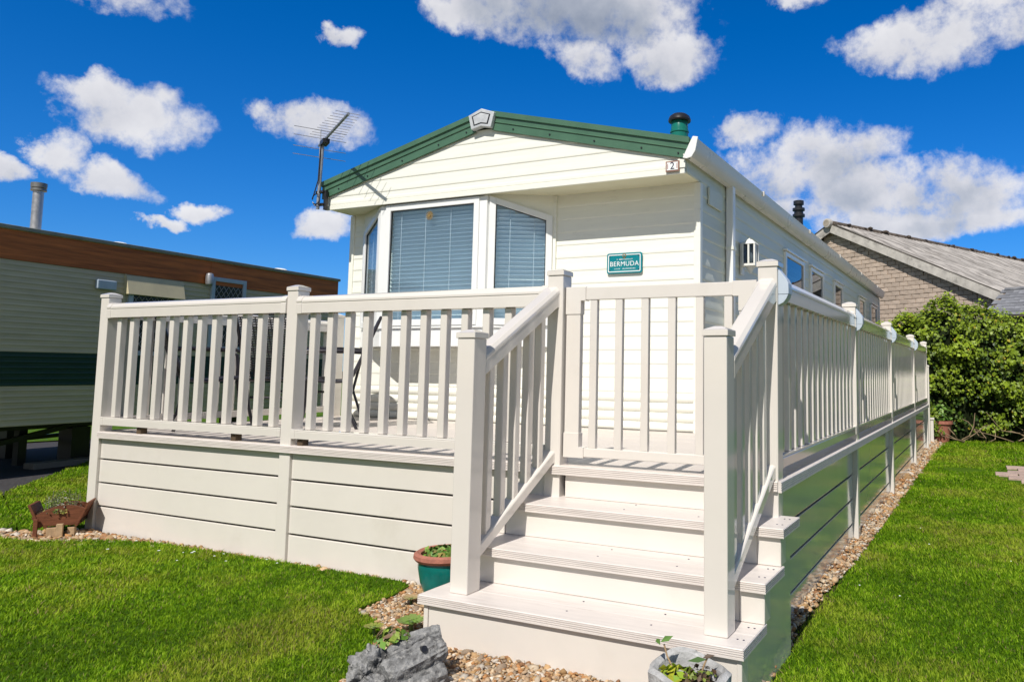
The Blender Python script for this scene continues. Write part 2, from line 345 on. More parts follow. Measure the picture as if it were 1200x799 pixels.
def grass(name, poly, box, dens, hgt, wid, excl=None, lift=0):
    x0, x1, y0, y1 = box; N = int((x1-x0)*(y1-y0)*dens)
    P = np.c_[RNG.uniform(x0, x1, N), RNG.uniform(y0, y1, N)]; k = in_poly(P, poly)
    if excl is not None: k &= ~excl(P)
    P = P[k]; N = len(P)
    # patchy colour and height: low-frequency value noise
    def vn(sc, seed):
        r = np.random.default_rng(seed); gsz = 64; tab = r.random((gsz, gsz)); q = P*sc; i = np.floor(q).astype(int); f = q-i; f = f*f*(3-2*f)
        a = tab[i[:, 0] % gsz, i[:, 1] % gsz]; b_ = tab[(i[:, 0]+1) % gsz, i[:, 1] % gsz]; c = tab[i[:, 0] % gsz, (i[:, 1]+1) % gsz]; d = tab[(i[:, 0]+1) % gsz, (i[:, 1]+1) % gsz]
        return (a*(1-f[:, 0])+b_*f[:, 0])*(1-f[:, 1])+(c*(1-f[:, 0])+d*f[:, 0])*f[:, 1]
    n1 = vn(1.4, 1); n2 = vn(5.5, 2); n3 = vn(16, 3); n4 = vn(46, 4); n5 = vn(85, 5)
    mixv = .5*n1+.3*n2+.2*n3
    h = hgt*(.45+.75*RNG.random(N))*(.55+.5*mixv+.5*n4)
    ang = RNG.uniform(0, 2*np.pi, N); lean = np.clip(RNG.normal(.75, .4, N), .1, 1.7); la = ang+RNG.normal(0, .5, N)
    # a mild common lean, as mowing leaves it
    d = np.c_[np.cos(la)*lean-.2, np.sin(la)*lean+.25]*h[:, None]
    w = wid*(.6+.8*RNG.random(N)); s = np.c_[-np.sin(ang), np.cos(ang)]*w[:, None]/2
    z = np.where(P[:, 0] < -.5, .062, .004)-.003
    V = np.empty((N, 5, 3)); V[:, 0, :2] = P-s; V[:, 1, :2] = P+s; V[:, 2, :2] = P+d*.4+s*.8; V[:, 3, :2] = P+d*.4-s*.8; V[:, 4, :2] = P+d
    V[:, 0, 2] = V[:, 1, 2] = z; V[:, 2, 2] = V[:, 3, 2] = z+h*.62; V[:, 4, 2] = z+h
    idx = np.arange(N)[:, None]*5
    F = np.concatenate([idx+[0, 1, 2], idx+[0, 2, 3], idx+[3, 2, 4]])
    t = np.clip((mixv-.5)*1.1+.47+(n4-.5)*.75+(n5-.5)*.45+RNG.normal(0, .2, N), 0, 1)[:, None]
    A, B, C = np.array([.045, .12, .0]), np.array([.155, .31, .001]), np.array([.36, .52, .03])
    col = np.where(t < .5, A+(B-A)*t*2, B+(C-B)*(t-.5)*2)
    ol = np.clip((n1*.6+n2*.4-.50)*3.2, 0, 1)[:, None]*.42; col = col*(1-ol)+ol*(col[:, 1:2]*np.array([.78, .74, .10]))
    dry = RNG.random(N) < (.03+.17*np.clip((n2+n1)/2-.55, 0, 1)/.45); col[dry] = np.array([.30, .25, .10])*(.6+.6*RNG.random((dry.sum(), 1)))
    cols = np.repeat(col, 5, 0).reshape(N, 5, 3)
    return raw_mesh(name, V.reshape(-1, 3), F, cols.reshape(-1, 3), GRASSM)
grass('grass', LEFT, (-3.2, -.9, -2.6, .0), 20000, .017, .0040)
grass('grass', LEFT, (-6.4, -3.2, -2.0, .0), 11500, .020, .0055)
grass('grass', LEFT, (-9.5, -6.4, -3, .6), 4000, .024, .008)
grass('grass', LEFTB, (-10.5, -5.5, -.3, 5.5), 4500, .024, .009)
PAT = lambda P: ((P[:, 0]-1.95)**2/.92**2+(P[:, 1]-7.75)**2/1.35**2 < 1) | ((P[:, 0]-.62)**2/.3**2+(P[:, 1]-8.05)**2/.32**2 < .8)
grass('grass', RIGHT, (0, 1.6, -.6, 1.6), 19000, .018, .0042, lift=.004)
grass('grass', RIGHT, (0, 2.0, 1.6, 4.5), 11000, .022, .0058, lift=.004)
grass('grass', RIGHT, (0, 2.4, 4.5, 9), 6000, .027, .008, PAT, .004)
grass('grass', RIGHT, (0, 3.4, 9, 14.2), 2200, .036, .014, lift=.004)
# daisies
V = MB()
for x, y in [(RNG.uniform(-4.9, -3.2), -.12-abs(RNG.normal(0, .18))) for _ in range(13)]+[(RNG.uniform(.1, 1.2), RNG.uniform(.6, 4)) for _ in range(5)]:
    r = RNG.uniform(.005, .010); z = gl(x)+RNG.uniform(.016, .026)
    V.add([(x+r*math.cos(a), y+r*math.sin(a), z+.002*(i % 2)) for i, a in enumerate(np.linspace(0, 2*math.pi, 9)[:-1])], [tuple(range(8))])
o = link('daisies', V.mesh('daisies', WHITEP)); o['kind'] = 'stuff'

# gravel
def gravel(name, poly, box, dens, size, zoff=-.02, pile=1.0, mulch=False):
    ico = bmesh.new(); bmesh.ops.create_icosphere(ico, subdivisions=1, radius=1); ico.verts.ensure_lookup_table()
    IV = np.array([v.co[:] for v in ico.verts]); IF = np.array([[v.index for v in f.verts] for f in ico.faces]); ico.free()
    x0, x1, y0, y1 = box; N = int((x1-x0)*(y1-y0)*dens); P = np.c_[RNG.uniform(x0, x1, N), RNG.uniform(y0, y1, N)]; P = P[in_poly(P, poly)]; N = len(P)
    s = size*np.exp(RNG.normal(0, .38, N))
    sc = s[:, None]*np.c_[RNG.uniform(.7, 1.35, N), RNG.uniform(.6, 1.1, N), RNG.uniform(.4, .75, N)]
    V = IV[None]*(1+RNG.normal(0, .17, (N, len(IV), 1)))*sc[:, None, :]
    e = RNG.uniform(-.6, .6, (N, 2)); a = RNG.uniform(0, 2*np.pi, N)
    c_, s_ = np.cos(a), np.sin(a); x, y = V[..., 0]*c_[:, None]-V[..., 1]*s_[:, None], V[..., 0]*s_[:, None]+V[..., 1]*c_[:, None]
    z = V[..., 2]+x*e[:, :1]*.7+y*e[:, 1:]*.7
    zb = GZ(P[:, 0], P[:, 1])+zoff+RNG.uniform(0, .022*pile, N)
    V = np.stack([x+P[:, :1], y+P[:, 1:], z+zb[:, None]], -1)
    pal = np.array([[.44, .28, .14], [.50, .38, .25], [.40, .20, .08], [.50, .41, .30], [.28, .21, .15], [.48, .33, .20], [.26, .13, .06], [.54, .48, .41], [.36, .22, .10], [.42, .30, .19]])
    if mulch: pal = np.array([[.16, .09, .06], [.22, .13, .09], [.10, .06, .04], [.3, .2, .14]])
    col = pal[RNG.choice(len(pal), N)]*(.75+.5*RNG.random((N, 1)))
    F = (np.arange(N)[:, None, None]*len(IV)+IF[None]).reshape(-1, 3)
    return raw_mesh(name, V.reshape(-1, 3), F, np.repeat(col, len(IV), 0), STONEM)
GF = [(-2.2, -.03), (-2.12, -.30), (-2.12, -.56), (-2.06, -.61), (-1.9, -.65), (-1.75, -.78), (-1.62, -1.0), (-1.5, -1.2), (-1.42, -1.5), (-1.3, -2.0), (.2, -2.0), (.1, -.84), (-1.4, -.8), (-1.42, -.02)]
gravel('gravel', GF, (-2.25, .25, -1.35, 0), 11500, .0098)
GR = [(.06, -.85), (.04, -.02), (-.06, 0), (-.06, 12.4), (.26, 12.6), (.14, 11.3), (.10, 7.1), (.085, 3.85), (.07, 1.94), (.03, 1.06), (.02, .5), (.055, -.4), (.14, -1.5), (.08, -1.5)]
gravel('gravel', GR, (-.08, .2, -1.4, 4.2), 5200, .0105)
gravel('gravel', GR, (-.08, .3, 4.2, 12.6), 1500, .016)
gravel('gravel', [(-6.1, -.40), (-5.62, -.47), (-5.2, -.50), (-4.8, -.33), (-4.78, -.02), (-5.5, -.02), (-5.7, -.2)], (-6.1, -4.7, -.55, 0), 3800, .015)
gravel('gravel', [(-4.9, -.36), (-4.2, -.15), (-3.2, -.115), (-2.2, -.09), (-2.2, .01), (-4.9, .01)], (-4.9, -2.2, -.4, .02), 3800, .011, mulch=False)

# paving patch
pv = None
for j in range(9):
    for i in range(7):
        x, y = 1.15+i*.28+(.14 if j % 2 else 0), 6.5+j*.3
        if ((x-1.95)/.88)**2+((y-7.75)/1.3)**2 < 1:
            b = MB().box(-.132, .132, -.142, .142, 0, .05)
            o = link('paving_stone', b.mesh('paving_stone', PAVE, .006), None, (x+RNG.uniform(-.006, .006), y+RNG.uniform(-.006, .006), -.022+RNG.uniform(0, .006)), (0, 0, RNG.uniform(-.04, .04)))
            o['kind'] = 'structure'

# ------------------------------------------------------------------ static caravan
X0, X1, YF, YG, YB = -5.39, -1.32, 2.52, 2.15, 15.1
ZS, RX, RZ, SL = 3.0, -3.37, 3.63, .248       # soffit height, ridge line, apex (under fascia), slope
car = thing('static_caravan', 'large cream clad caravan with green gable trim and bay window behind the railings', 'caravan', ((X0+X1)/2, YF, 0))
def lap(z0, z1, out=.0055):                     # profile (outward, z)
    return [(-.012, z0), (.0008, z0+.0004), (out*.85, z0+.008), (out, z0+.016), (out*.9, z0+.034), (out*.4, z0+(z1-z0)*.6), (.001, z1), (-.012, z1)]
def lap_mesh(mb, p, axis, a, b, base, sgn): return mb.prism([(base+sgn*o, z) for o, z in p], axis, a, b)
z = 1.14; k = 0
bounds = []
while z < ZS-.02: bounds.append((z, min(z+.1243, ZS))); z += .1243
for z0, z1 in bounds:
    b = MB()
    lap_mesh(b, lap(z0, z1), 'x', X0+.03, X1-.03, YF, -1)
    part('cladding_board', b, CLAD, car)
for i in range(4):                             # rounded ribbed boards at the foot
    z0 = .80+i*.085; b = MB(); pr = [(.0, z0)]+[(-.006-.020*math.sin(math.pi*t)**.8, z0+.085*t) for t in np.linspace(.05, .95, 8)]+[(0, z0+.085)]
    b.prism([(YF+o+.004, zz) for o, zz in pr]+[(YF+.012, z0+.085), (YF+.012, z0)], 'x', X0+.03, X1-.03); part('ribbed_board', b, CLAD, car, smooth=True)
# side wall boards
zs = 1.14; k = 0
while zs < 3.12:
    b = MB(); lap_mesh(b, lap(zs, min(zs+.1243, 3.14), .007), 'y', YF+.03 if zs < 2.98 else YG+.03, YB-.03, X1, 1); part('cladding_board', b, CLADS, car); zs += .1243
for i in range(4):
    z0 = .80+i*.085; b = MB(); pr = [(X1-.012, z0)]+[(X1+.004+.020*math.sin(math.pi*t)**.8, z0+.085*t) for t in np.linspace(.05, .95, 8)]+[(X1-.012, z0+.085)]
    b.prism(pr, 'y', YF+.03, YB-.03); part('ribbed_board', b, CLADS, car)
# body behind the boards (hollow: leaves a dark inside)
b = MB(); t = .03
b.box(X0, X0+t, YF+.01, YB, .5, 3.1); b.box(X1-t-.012, X1-.012, YF+.02, YB, .5, 3.12); b.box(X0, X1, YB-t, YB, .5, 3.3)
b.box(X0+t, X1-t-.012, YF+.5, YB-t, .5, .56)
b.box(X0+t, X0+.4, YF+.013, YF+.04, .5, ZS); b.box(-2.8, X1-t-.012, YF+.013, YF+.04, .5, ZS); b.box(X0+.4, -2.8, YF+.013, YF+.04, .5, 1.62)
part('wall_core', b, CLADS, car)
b = MB().box(X0+.2, X1-.2, YF+1.2, YF+1.25, .56, 3.0); part('partition', b, INSIDE, car)
b = MB().box(X0+t, X1-.05, YF-.3, YB-.05, 3.02, 3.05); part('ceiling', b, INSIDE, car)
# corner trims and cover strips
b = MB().box(X1-.045, X1+.016, YF-.016, YF+.045, .80, ZS-.004); part('corner_trim', b, CLAD, car, .004)
b = MB().box(X0-.016, X0+.045, YF-.016, YF+.045, .80, ZS-.004); part('corner_trim', b, CLAD, car, .004)
b = MB().box(X1-.05, X1+.018, YB-.06, YB+.012, .80, 3.1); part('corner_trim', b, WHITE, car, .004)
b = MB().box(-2.815, -2.765, YF-.026, YF+.0, 1.14, ZS-.004); part('cover_strip', b, CLAD, car, .003)
# soffit and gable
b = MB().box(X0, X1, YG, YF+.012, ZS, ZS+.02); part('soffit', b, SOFFIT, car)
b = MB().box(X0-.004, X1+.004, YG-.012, YG+.01, ZS-.012, ZS+.035); part('gable_sill', b, CLAD, car, .003)
zt = [ZS+.035, 3.119, 3.245, 3.371, 3.497, 3.62]
def roof_x(z): return max(0.0, (RZ+.03-z)/SL)
for z0, z1 in zip(zt[:-1], zt[1:]):
    b = MB(); P = lap(z0, z1, .006); f0, f1 = [], []
    for o, zz in P:
        h = min(roof_x(zz), (X1-X0)/2+.0); cx = (X0+X1)/2 if zz < 3.1 else RX
        f0.append((max(X0, cx-h), YG-o, zz)); f1.append((min(X1, cx+h), YG-o, zz))
    n = len(P); b.add(f0+f1, [(i, (i+1) % n, (i+1) % n+n, i+n) for i in range(n)]+[tuple(range(n))[::-1], tuple(range(n, 2*n))]); part('gable_board', b, CLAD, car)
b = MB(); b.add([(X0+.01, YG+.02, ZS+.02), (X1-.01, YG+.02, ZS+.02), (X1-.01, YG+.02, 3.13), (RX, YG+.02, RZ), (X0+.01, YG+.02, 3.13)], [(0, 1, 2, 3, 4)]); part('gable_backing', b, CLADS, car)
# side return of the overhang + eaves wall head
b = MB().box(X1-.02, X1-.001, YG+.002, YF+.02, ZS+.021, 3.14); part('overhang_cheek', b, CLADS, car)
b = MB().box(X1-.055, X1+.012, YG-.020, YG-.0125, ZS+.036, 3.112); part('corner_trim', b, CLAD, car)
# roof
rx0, rx1 = X0-.05, X1+.075
zR, z0l, z1r = RZ+.165, RZ+.165-SL*(RX-rx0), RZ+.165-SL*(rx1-RX)
b = MB(); b.add([(rx0, YG-.02, z0l), (RX, YG-.02, zR), (rx1, YG-.02, z1r), (rx1, YB+.1, z1r), (RX, YB+.1, zR), (rx0, YB+.1, z0l)] + [(rx0, YG-.02, z0l-.03), (RX, YG-.02, zR-.03), (rx1, YG-.02, z1r-.03), (rx1, YB+.1, z1r-.03), (RX, YB+.1, zR-.03), (rx0, YB+.1, z0l-.03)],
   [(0, 1, 4, 5), (1, 2, 3, 4), (6, 11, 10, 7), (7, 10, 9, 8), (0, 6, 7, 1), (1, 7, 8, 2), (2, 8, 9, 3), (3, 9, 10, 4), (4, 10, 11, 5), (5, 11, 6, 0)])
roof = part('roof', b, GREENF, car)
b = MB(); b.add([(X0+.02, YB-.005, 3.0), (X1-.02, YB-.005, 3.0), (X1-.02, YB-.005, 3.15), (RX, YB-.005, RZ), (X0+.02, YB-.005, 3.15)], [(0, 1, 2, 3, 4)]); part('rear_gable', b, CLADS, car)
def fascia(xa, xb):
    za, zb = RZ-.008-SL*abs(xa-RX), RZ-.008-SL*abs(xb-RX); H = .172; mb = MB()
    prof = [(0, 0), (-.018, 0), (-.018, H*.42), (-.028, H*.46), (-.020, H*.50), (-.020, H*.74), (-.036, H*.78), (-.036, H+.012), (0, H+.012)]
    n = len(prof); mb.add([(xa, YG-.012+o, za+h) for o, h in prof]+[(xb, YG-.012+o, zb+h) for o, h in prof], [(i, (i+1) % n, (i+1) % n+n, i+n) for i in range(n)]+[tuple(range(n))[::-1], tuple(range(n, 2*n))]); return mb
for xa, xb in ((rx0, RX-.10), (RX+.10, rx1-.02)):
    fo = part('fascia', fascia(xa, xb), GREENF, car)
    for tt in (.12, .32, .55, .78, .95):
        x = xa+(xb-xa)*tt; zz = RZ-.008-SL*abs(x-RX)+.035; sb = MB().tube([(x, YG-.030, zz), (x, YG-.037, zz)], .008, 8); part('screw', sb, BLACKM, fo)
def pent(s, zoff, y0, y1):
    return [(RX-.155*s, zR-.045-.04*0-.155*SL), (RX, zR+.005), (RX+.155*s, zR-.045-.155*SL), (RX+.105*s, RZ-.055), (RX, RZ-.01-.012), (RX-.105*s, RZ-.055)]
pe = [(RX-.150, zR-.042), (RX, zR+.012), (RX+.150, zR-.042), (RX+.112, RZ-.02), (RX, RZ+.004), (RX-.112, RZ-.02)]
b = MB().prism(pe, 'y', YG-.075, YG-.012); cp = part('ridge_cap', b, PLATEG, car, .006)
ce = (RX, (zR+RZ)/2-.005); inn = [(ce[0]+(x-ce[0])*.72, ce[1]+(zz-ce[1])*.66) for x, zz in pe]; inn2 = [(ce[0]+(x-ce[0])*.62, ce[1]+(zz-ce[1])*.55) for x, zz in pe]
part('cap_groove', MB().prism(inn, 'y', YG-.077, YG-.07), BLACKM, cp); part('cap_plate', MB().prism(inn2, 'y', YG-.080, YG-.072), PLATEG, cp, .003)
# gutter and downpipe (right side)
GUTM = mat('gutter_cream', (.74, .70, .65), .3, .5, var=.05, vscale=3, dirt=((.5, .47, .42), 5, .55, .8, .3))
gp = [(X1+.0, 3.135), (X1+.03, 3.105), (X1+.075, 3.115), (X1+.105, 3.16), (X1+.115, 3.215), (X1+.128, 3.262), (X1+.118, 3.262), (X1+.10, 3.22), (X1+.09, 3.17), (X1+.065, 3.13), (X1+.03, 3.125), (X1+.0, 3.15)]
gut = part('gutter', MB().prism(gp, 'y', YG-.035, YB+.12), GUTM, car, smooth=True)
ge = [(X1+.0, 3.11), (X1+.035, 3.10), (X1+.08, 3.11), (X1+.112, 3.16), (X1+.122, 3.21), (X1+.135, 3.275), (X1+.09, 3.285), (X1+.06, 3.23)]
part('gutter_end', MB().prism(ge, 'y', YG-.05, YG-.036), WHITE, gut, .003)
for yy in (4.2, 6.6, 9.0, 11.4, 13.8): part('gutter_clip', MB().box(X1+.10, X1+.136, yy, yy+.03, 3.225, 3.275), GUTM, gut)
dp = part('downpipe', MB().box(X1+.014, X1+.085, 3.24, 3.32, .82, 3.12), WHITE, car, .006)
for zz in (1.6, 2.5): part('pipe_clip', MB().box(X1+.013, X1+.092, 3.232, 3.328, zz, zz+.03), CLAD, dp)
# side panel hatch
part('vent_hatch', MB().box(X1+.008, X1+.026, 2.72, 3.10, 2.84, 3.0), CLADS, car, .003)
# roof flues
def roof_z(x): return RZ+.165-SL*abs(x-RX)
x, y = -1.70, 3.0; z = roof_z(x)+.125
fl = part('flue', MB().lathe([(.085, -.16), (.085, .12), (.092, .125), (.092, .14), (.085, .145), (.08, .23), (.07, .25)], (x, y, z), 20), GREEN, roof, smooth=True, label='green flue with dark mushroom cap')
b = MB().lathe([(.03, .235), (.108, .235), (.112, .25), (.098, .285), (.07, .307), (.03, .32)], (x, y, z), 20); part('flue_cap', b, BLACKM, car, smooth=True)
x, y = -1.75, 8.46; z = roof_z(x)
b = MB().lathe([(.07, -.1), (.07, .66), (.10, .67), (.10, .71), (.075, .72), (.075, .76), (.10, .77), (.10, .81), (.06, .82), (.06, .86), (.085, .87), (.085, .93), (.05, .94)], (x, y, z-.22), 16)
part('flue', b, BLACKM, roof, smooth=True, label='slim black flue with stacked rings')

# bay window -------------------------------------------------------
BP = [Vector((-5.20, YF-.012)), Vector((-4.635, 2.195)), Vector((-3.385, 2.195)), Vector((-2.795, YF-.012))]
def edge_box(mb, p, q, t0, t1, z0, z1, z2=None, z3=None, din=0.0, dout=.06):
    """slab along plan edge p->q from parameter t0..t1 (metres), heights z0..z1 at start and z2..z3 at end; din/dout offsets along the outward normal"""
    d = (q-p).normalized(); nrm = Vector((d.y, -d.x)); z2 = z0 if z2 is None else z2; z3 = z1 if z3 is None else z3
    A, B = p+d*t0, p+d*t1
    return mb.hexa([(*(A+nrm*din), z0), (*(A+nrm*dout), z0), (*(A+nrm*dout), z1), (*(A+nrm*din), z1)], [(*(B+nrm*din), z2), (*(B+nrm*dout), z2), (*(B+nrm*dout), z3), (*(B+nrm*din), z3)])
bayb = MB(); pts = BP
bayb.add([(*p, 1.545) for p in pts]+[(*p, 1.72) for p in pts], [(0, 1, 5, 4), (1, 2, 6, 5), (2, 3, 7, 6), (3, 2, 1, 0), (4, 5, 6, 7)])
part('bay_apron', bayb, WHITE, car)
b = MB(); ex = [BP[0]+Vector((-.0, 0)), BP[1]+Vector((-.012, -.02)), BP[2]+Vector((.012, -.02)), BP[3]]
b.add([(*p, 1.72) for p in ex]+[(*p, 1.745) for p in ex], [(0, 1, 5, 4), (1, 2, 6, 5), (2, 3, 7, 6), (3, 2, 1, 0), (4, 5, 6, 7), (0, 4, 7, 3)]); part('bay_sill', b, WHITE, car, .004)
ZT = 2.985
for i in range(2):
    p = BP[1+i]; part('bay_post', MB().prism([(p.x-.05+(.012 if i == 0 else 0), p.y-.012), (p.x+.05-(.012 if i else 0), p.y-.012), (p.x+.045, p.y+.06), (p.x-.045, p.y+.06)], 'z', 1.746, ZT), WHITE, car, .004)
def bay_win(p, q, L0, L1, za, zb, label):
    d = (q-p).normalized(); nrm = Vector((d.y, -d.x)); fw = .062; z0 = 1.746
    f = MB()
    zA = lambda t: za+(zb-za)*(t-L0)/(L1-L0)
    edge_box(f, p, q, L0, L0+fw, z0, zA(L0), z0, zA(L0+fw), -.01, .028); edge_box(f, p, q, L1-fw, L1, z0, zA(L1-fw), z0, zA(L1), -.01, .028)
    edge_box(f, p, q, L0+fw, L1-fw, z0, z0+fw, None, None, -.01, .028)
    ua, ub = zA(L0+fw), zA(L1-fw); edge_box(f, p, q, L0+fw, L1-fw, ua-fw, ua, ub-fw, ub, -.01, .028)
    fr = part('window', f, WHITE, car, .004, label=label)
    # dark gasket
    gk = MB(); e = .008; a0, a1 = L0+fw, L1-fw
    edge_box(gk, p, q, a0, a0+e, z0+fw, ua-fw, z0+fw, ua-fw, .0, .012); edge_box(gk, p, q, a1-e, a1, z0+fw, ub-fw, z0+fw, ub-fw, .0, .012)
    edge_box(gk, p, q, a0+e, a1-e, ua-fw-e, ua-fw, ub-fw-e, ub-fw, .0, .012); part('gasket', gk, BLACKM, fr)
    pn = MB(); edge_box(pn, p, q, a0, a1, z0+fw, ua-fw, z0+fw, ub-fw, .003, .0045)
    part('pane', pn, GLASS, fr)
    # venetian slats
    zt = max(ua, ub)-fw; k = 0; zz = z0+fw-.02
    while zz < zt+.02:
        t0, t1 = a0-.02, a1+.02
        if zz > min(ua, ub)-fw:                       # sloped head cuts the slat
            tt = L0+(zz+fw-za)/(zb-za)*(L1-L0) if zb != za else 0
            if zb < za: t1 = min(t1, tt)
            else: t0 = max(t0, tt)
        if t1-t0 > .06:
            sm = MB(); A, B = p+d*t0, p+d*t1; jz = RNG.uniform(-.0025, .0025); zz_ = zz; zz += jz; js = RNG.uniform(-.003, .003); pr = [(-.030, .015), (-.039, .006), (-.050, -.009), (-.060, -.0225), (-.0615, -.021), (-.0515, -.0075), (-.0405, .007), (-.0315, .0165)]
            sm.add([(*(A+nrm*o), zz+h) for o, h in pr]+[(*(B+nrm*o), zz+js+h) for o, h in pr], [(i, (i+1) % 8, (i+1) % 8+8, i+8) for i in range(8)]+[tuple(range(8))[::-1], tuple(range(8, 16))])
            zz = zz_; part('blind_slat', sm, SLAT, fr)
        zz += .0425; k += 1
    cd_ = MB(); nc = 3 if L1-L0 > .8 else 2
    for c in range(nc):
        t = a0+(a1-a0)*((c+.5)/nc if nc > 2 else (.28, .76)[c]) ; t = a0+(a1-a0)*((.1, .4, .7)[c]) if nc > 2 else t
        zc_ = min(zA(t), 9)-fw; A = p+d*t-nrm*.029; cd_.bar((A.x, A.y, z0+.05), (A.x, A.y, zc_), .004, .004, (d.x, d.y, 0))
    part('blind_cord', cd_, CORDM, fr)
    return fr
dl = (BP[1]-BP[0]).length; dr = (BP[3]-BP[2]).length
bay_win(BP[0], BP[1], .06, dl-.05, 2.79, ZT, 'narrow left bay window with sloping head and blind')
wc = bay_win(BP[1], BP[2], .045, 1.25-.045, ZT-.004, ZT-.004, 'broad middle bay window with closed blue blind')
bay_win(BP[2], BP[3], .05, dr-.012, ZT, 2.80, 'right bay window with sloping head and closed blind')
# infill over the sloping heads
for p, q, za, zb in ((BP[0], BP[1], 2.74, 2.955), (BP[2], BP[3], 2.955, 2.77)):
    f = MB(); L = (q-p).length; edge_box(f, p, q, 0, L, za, ZS, zb, ZS, -.012, .006); part('head_panel', f, CLAD, car)
b = MB(); b.add([(*p, ZS-.001) for p in BP]+[(*p, ZS-.012) for p in BP], [(0, 1, 2, 3), (7, 6, 5, 4)]); part('bay_head', b, SOFFIT, car)
# small amber suncatcher on the middle pane
rs = MB(); cx, cz = -4.02, 2.835
for k in range(12):
    a = k*math.pi/6; r0, r1_ = .022, .05
    rs.add([(cx+r0*math.cos(a-.16), 2.160, cz+r0*math.sin(a-.16)), (cx+r0*math.cos(a+.16), 2.160, cz+r0*math.sin(a+.16)), (cx+r1_*math.cos(a), 2.160, cz+r1_*math.sin(a)), (cx+r0*math.cos(a), 2.156, cz+r0*math.sin(a))], [(0, 1, 2), (0, 3, 1)])
rs.lathe([(.001, 0), (.018, .002)], (0, 0, 0), 12)
rs.v = [v for v in rs.v]
AMB = mat('amber', (.27, .18, .06), .4, .5, var=.2)
sc_ = MB()
for k in range(14):
    a = k*2*math.pi/14; sc_.hexa([(cx+.020*math.cos(a-.2), 2.162, cz+.020*math.sin(a-.2)), (cx+.020*math.cos(a+.2), 2.162, cz+.020*math.sin(a+.2)), (cx+.046*math.cos(a+.08), 2.162, cz+.046*math.sin(a+.08)), (cx+.046*math.cos(a-.08), 2.162, cz+.046*math.sin(a-.08))],
             [(cx+.020*math.cos(a-.2), 2.166, cz+.020*math.sin(a-.2)), (cx+.020*math.cos(a+.2), 2.166, cz+.020*math.sin(a+.2)), (cx+.046*math.cos(a+.08), 2.166, cz+.046*math.sin(a+.08)), (cx+.046*math.cos(a-.08), 2.166, cz+.046*math.sin(a-.08))])
sc_.tube([(cx, 2.157, cz), (cx, 2.166, cz)], .017, 10)
tag(link('suncatcher', sc_.mesh('suncatcher', AMB)), 'small amber sun ornament stuck to the middle bay window', 'ornament')

# side windows ----------------------------------------------------
def side_win(y0, y1, zt=2.84, zb=1.9, mull=False, label=None):
    f = MB(); fw = .055; xo = X1+.034; xi = X1+.002
    f.box(xi, xo, y0, y0+fw, zb, zt); f.box(xi, xo, y1-fw, y1, zb, zt); f.box(xi, xo, y0+fw, y1-fw, zb, zb+fw); f.box(xi, xo, y0+fw, y1-fw, zt-fw, zt)
    w_ = part('window', f, WHITE, car, .004, label=label)
    part('pane', MB().box(X1+.010, X1+.014, y0+fw, y1-fw, zb+fw, zt-fw), GLASSD, w_)
    part('curtain', MB().box(X1+.001, X1+.004, y0+fw, y1-fw, zb+fw, zt-fw), INSIDE, w_)
    part('window_hood', MB().box(xi, X1+.06, y0-.03, y1+.03, zt+.006, zt+.03), WHITE, w_, .003)
    return w_
for y0, y1 in ((5.62, 6.72), (7.15, 8.10), (9.03, 9.86), (11.74, 12.56), (13.45, 14.5)): side_win(y0, y1)

# ------------------------------------------------------------------ deck
ZD = .805
deck = thing('veranda_deck', 'raised cream veranda platform with boarded skirting around the caravan', 'deck', (-2.7, 1.2, 0))
YE = 10.70
pitch = .1405; y = .005; n = 0
while y < 2.46:
    a, c = y, min(y+pitch-.005, 2.498)
    part('deck_board', MB().box(-5.49, -.012, a, c, ZD-.025, ZD+RNG.uniform(0, .0012)), DECKB, deck, .003); y += pitch
y = 2.545-.045
for i in range(9):
    x = -1.27+i*.1405
    if x+.135 < -.005: part('deck_board', MB().box(x, x+.1355, 2.503, YE, ZD-.025, ZD+RNG.uniform(0, .0012)), DECKB, deck, .003)
def grooved(z0, z1, out, n=4):                 # grooved nosing profile: (outward, z)
    P = [(-.02, z0), (out, z0)]; h = (z1-z0-.008)/n
    for i in range(n):
        a = z0+.003+h*i; P += [(out, a+.001), (out, a+h*.62), (out-.003, a+h*.68), (out-.003, a+h*.94)]
    return P+[(out, z1-.004), (out-.004, z1), (-.02, z1)]
b = MB(); pr = [(-o+.002, z) for o, z in grooved(.757, .8035, .020)]; b.prism(pr, 'x', -5.40, -.001); part('deck_edge', b, TREAD, deck)
b = MB(); pr = [(o-.002, z) for o, z in grooved(.750, .8035, .018)]; b.prism(pr, 'y', .0, YE); part('deck_edge', b, TREAD, deck)
b = MB(); b.box(-5.505, -5.4905, .101, 2.38, .757, .8035); part('deck_edge', b, TREAD, deck)
# skirting boards
def skirt(x0, x1, y, zs, g0, g1):
    for a, c in zip(zs[:-1], zs[1:]):
        m_ = MB(); zb0, zb1 = (a+.006, a+.006) if a > .1 else (g0, g1)
        m_.hexa([(x0, y, zb0), (x0, y+.022, zb0), (x0, y+.022, c-.006), (x0, y, c-.006)], [(x1, y, zb1), (x1, y+.022, zb1), (x1, y+.022, c-.006), (x1, y, c-.006)])
        part('skirting_board', m_, PVC, deck, .004)
skirt(-5.398, -3.412, .022, [0.0, .232, .411, .591, .762], .02, .02)
skirt(-3.310, -1.30, .022, [0.0, .222, .402, .578, .756], .02, .03)
for a, c in ((.0, 2.5329), (2.5329, 5.0735), (5.0735, 8.0294), (8.0294, 10.6235)):
    lo = 0.1 if a > 0 else .06
    for z0, z1 in zip([-.02, .165, .352, .540], [.165, .352, .540, .752]):
        part('skirting_board', MB().box(-.062, -.040, a+lo, c-.004, z0+(.007 if z0 > 0 else 0), z1-.007), PVCR, deck, .004)
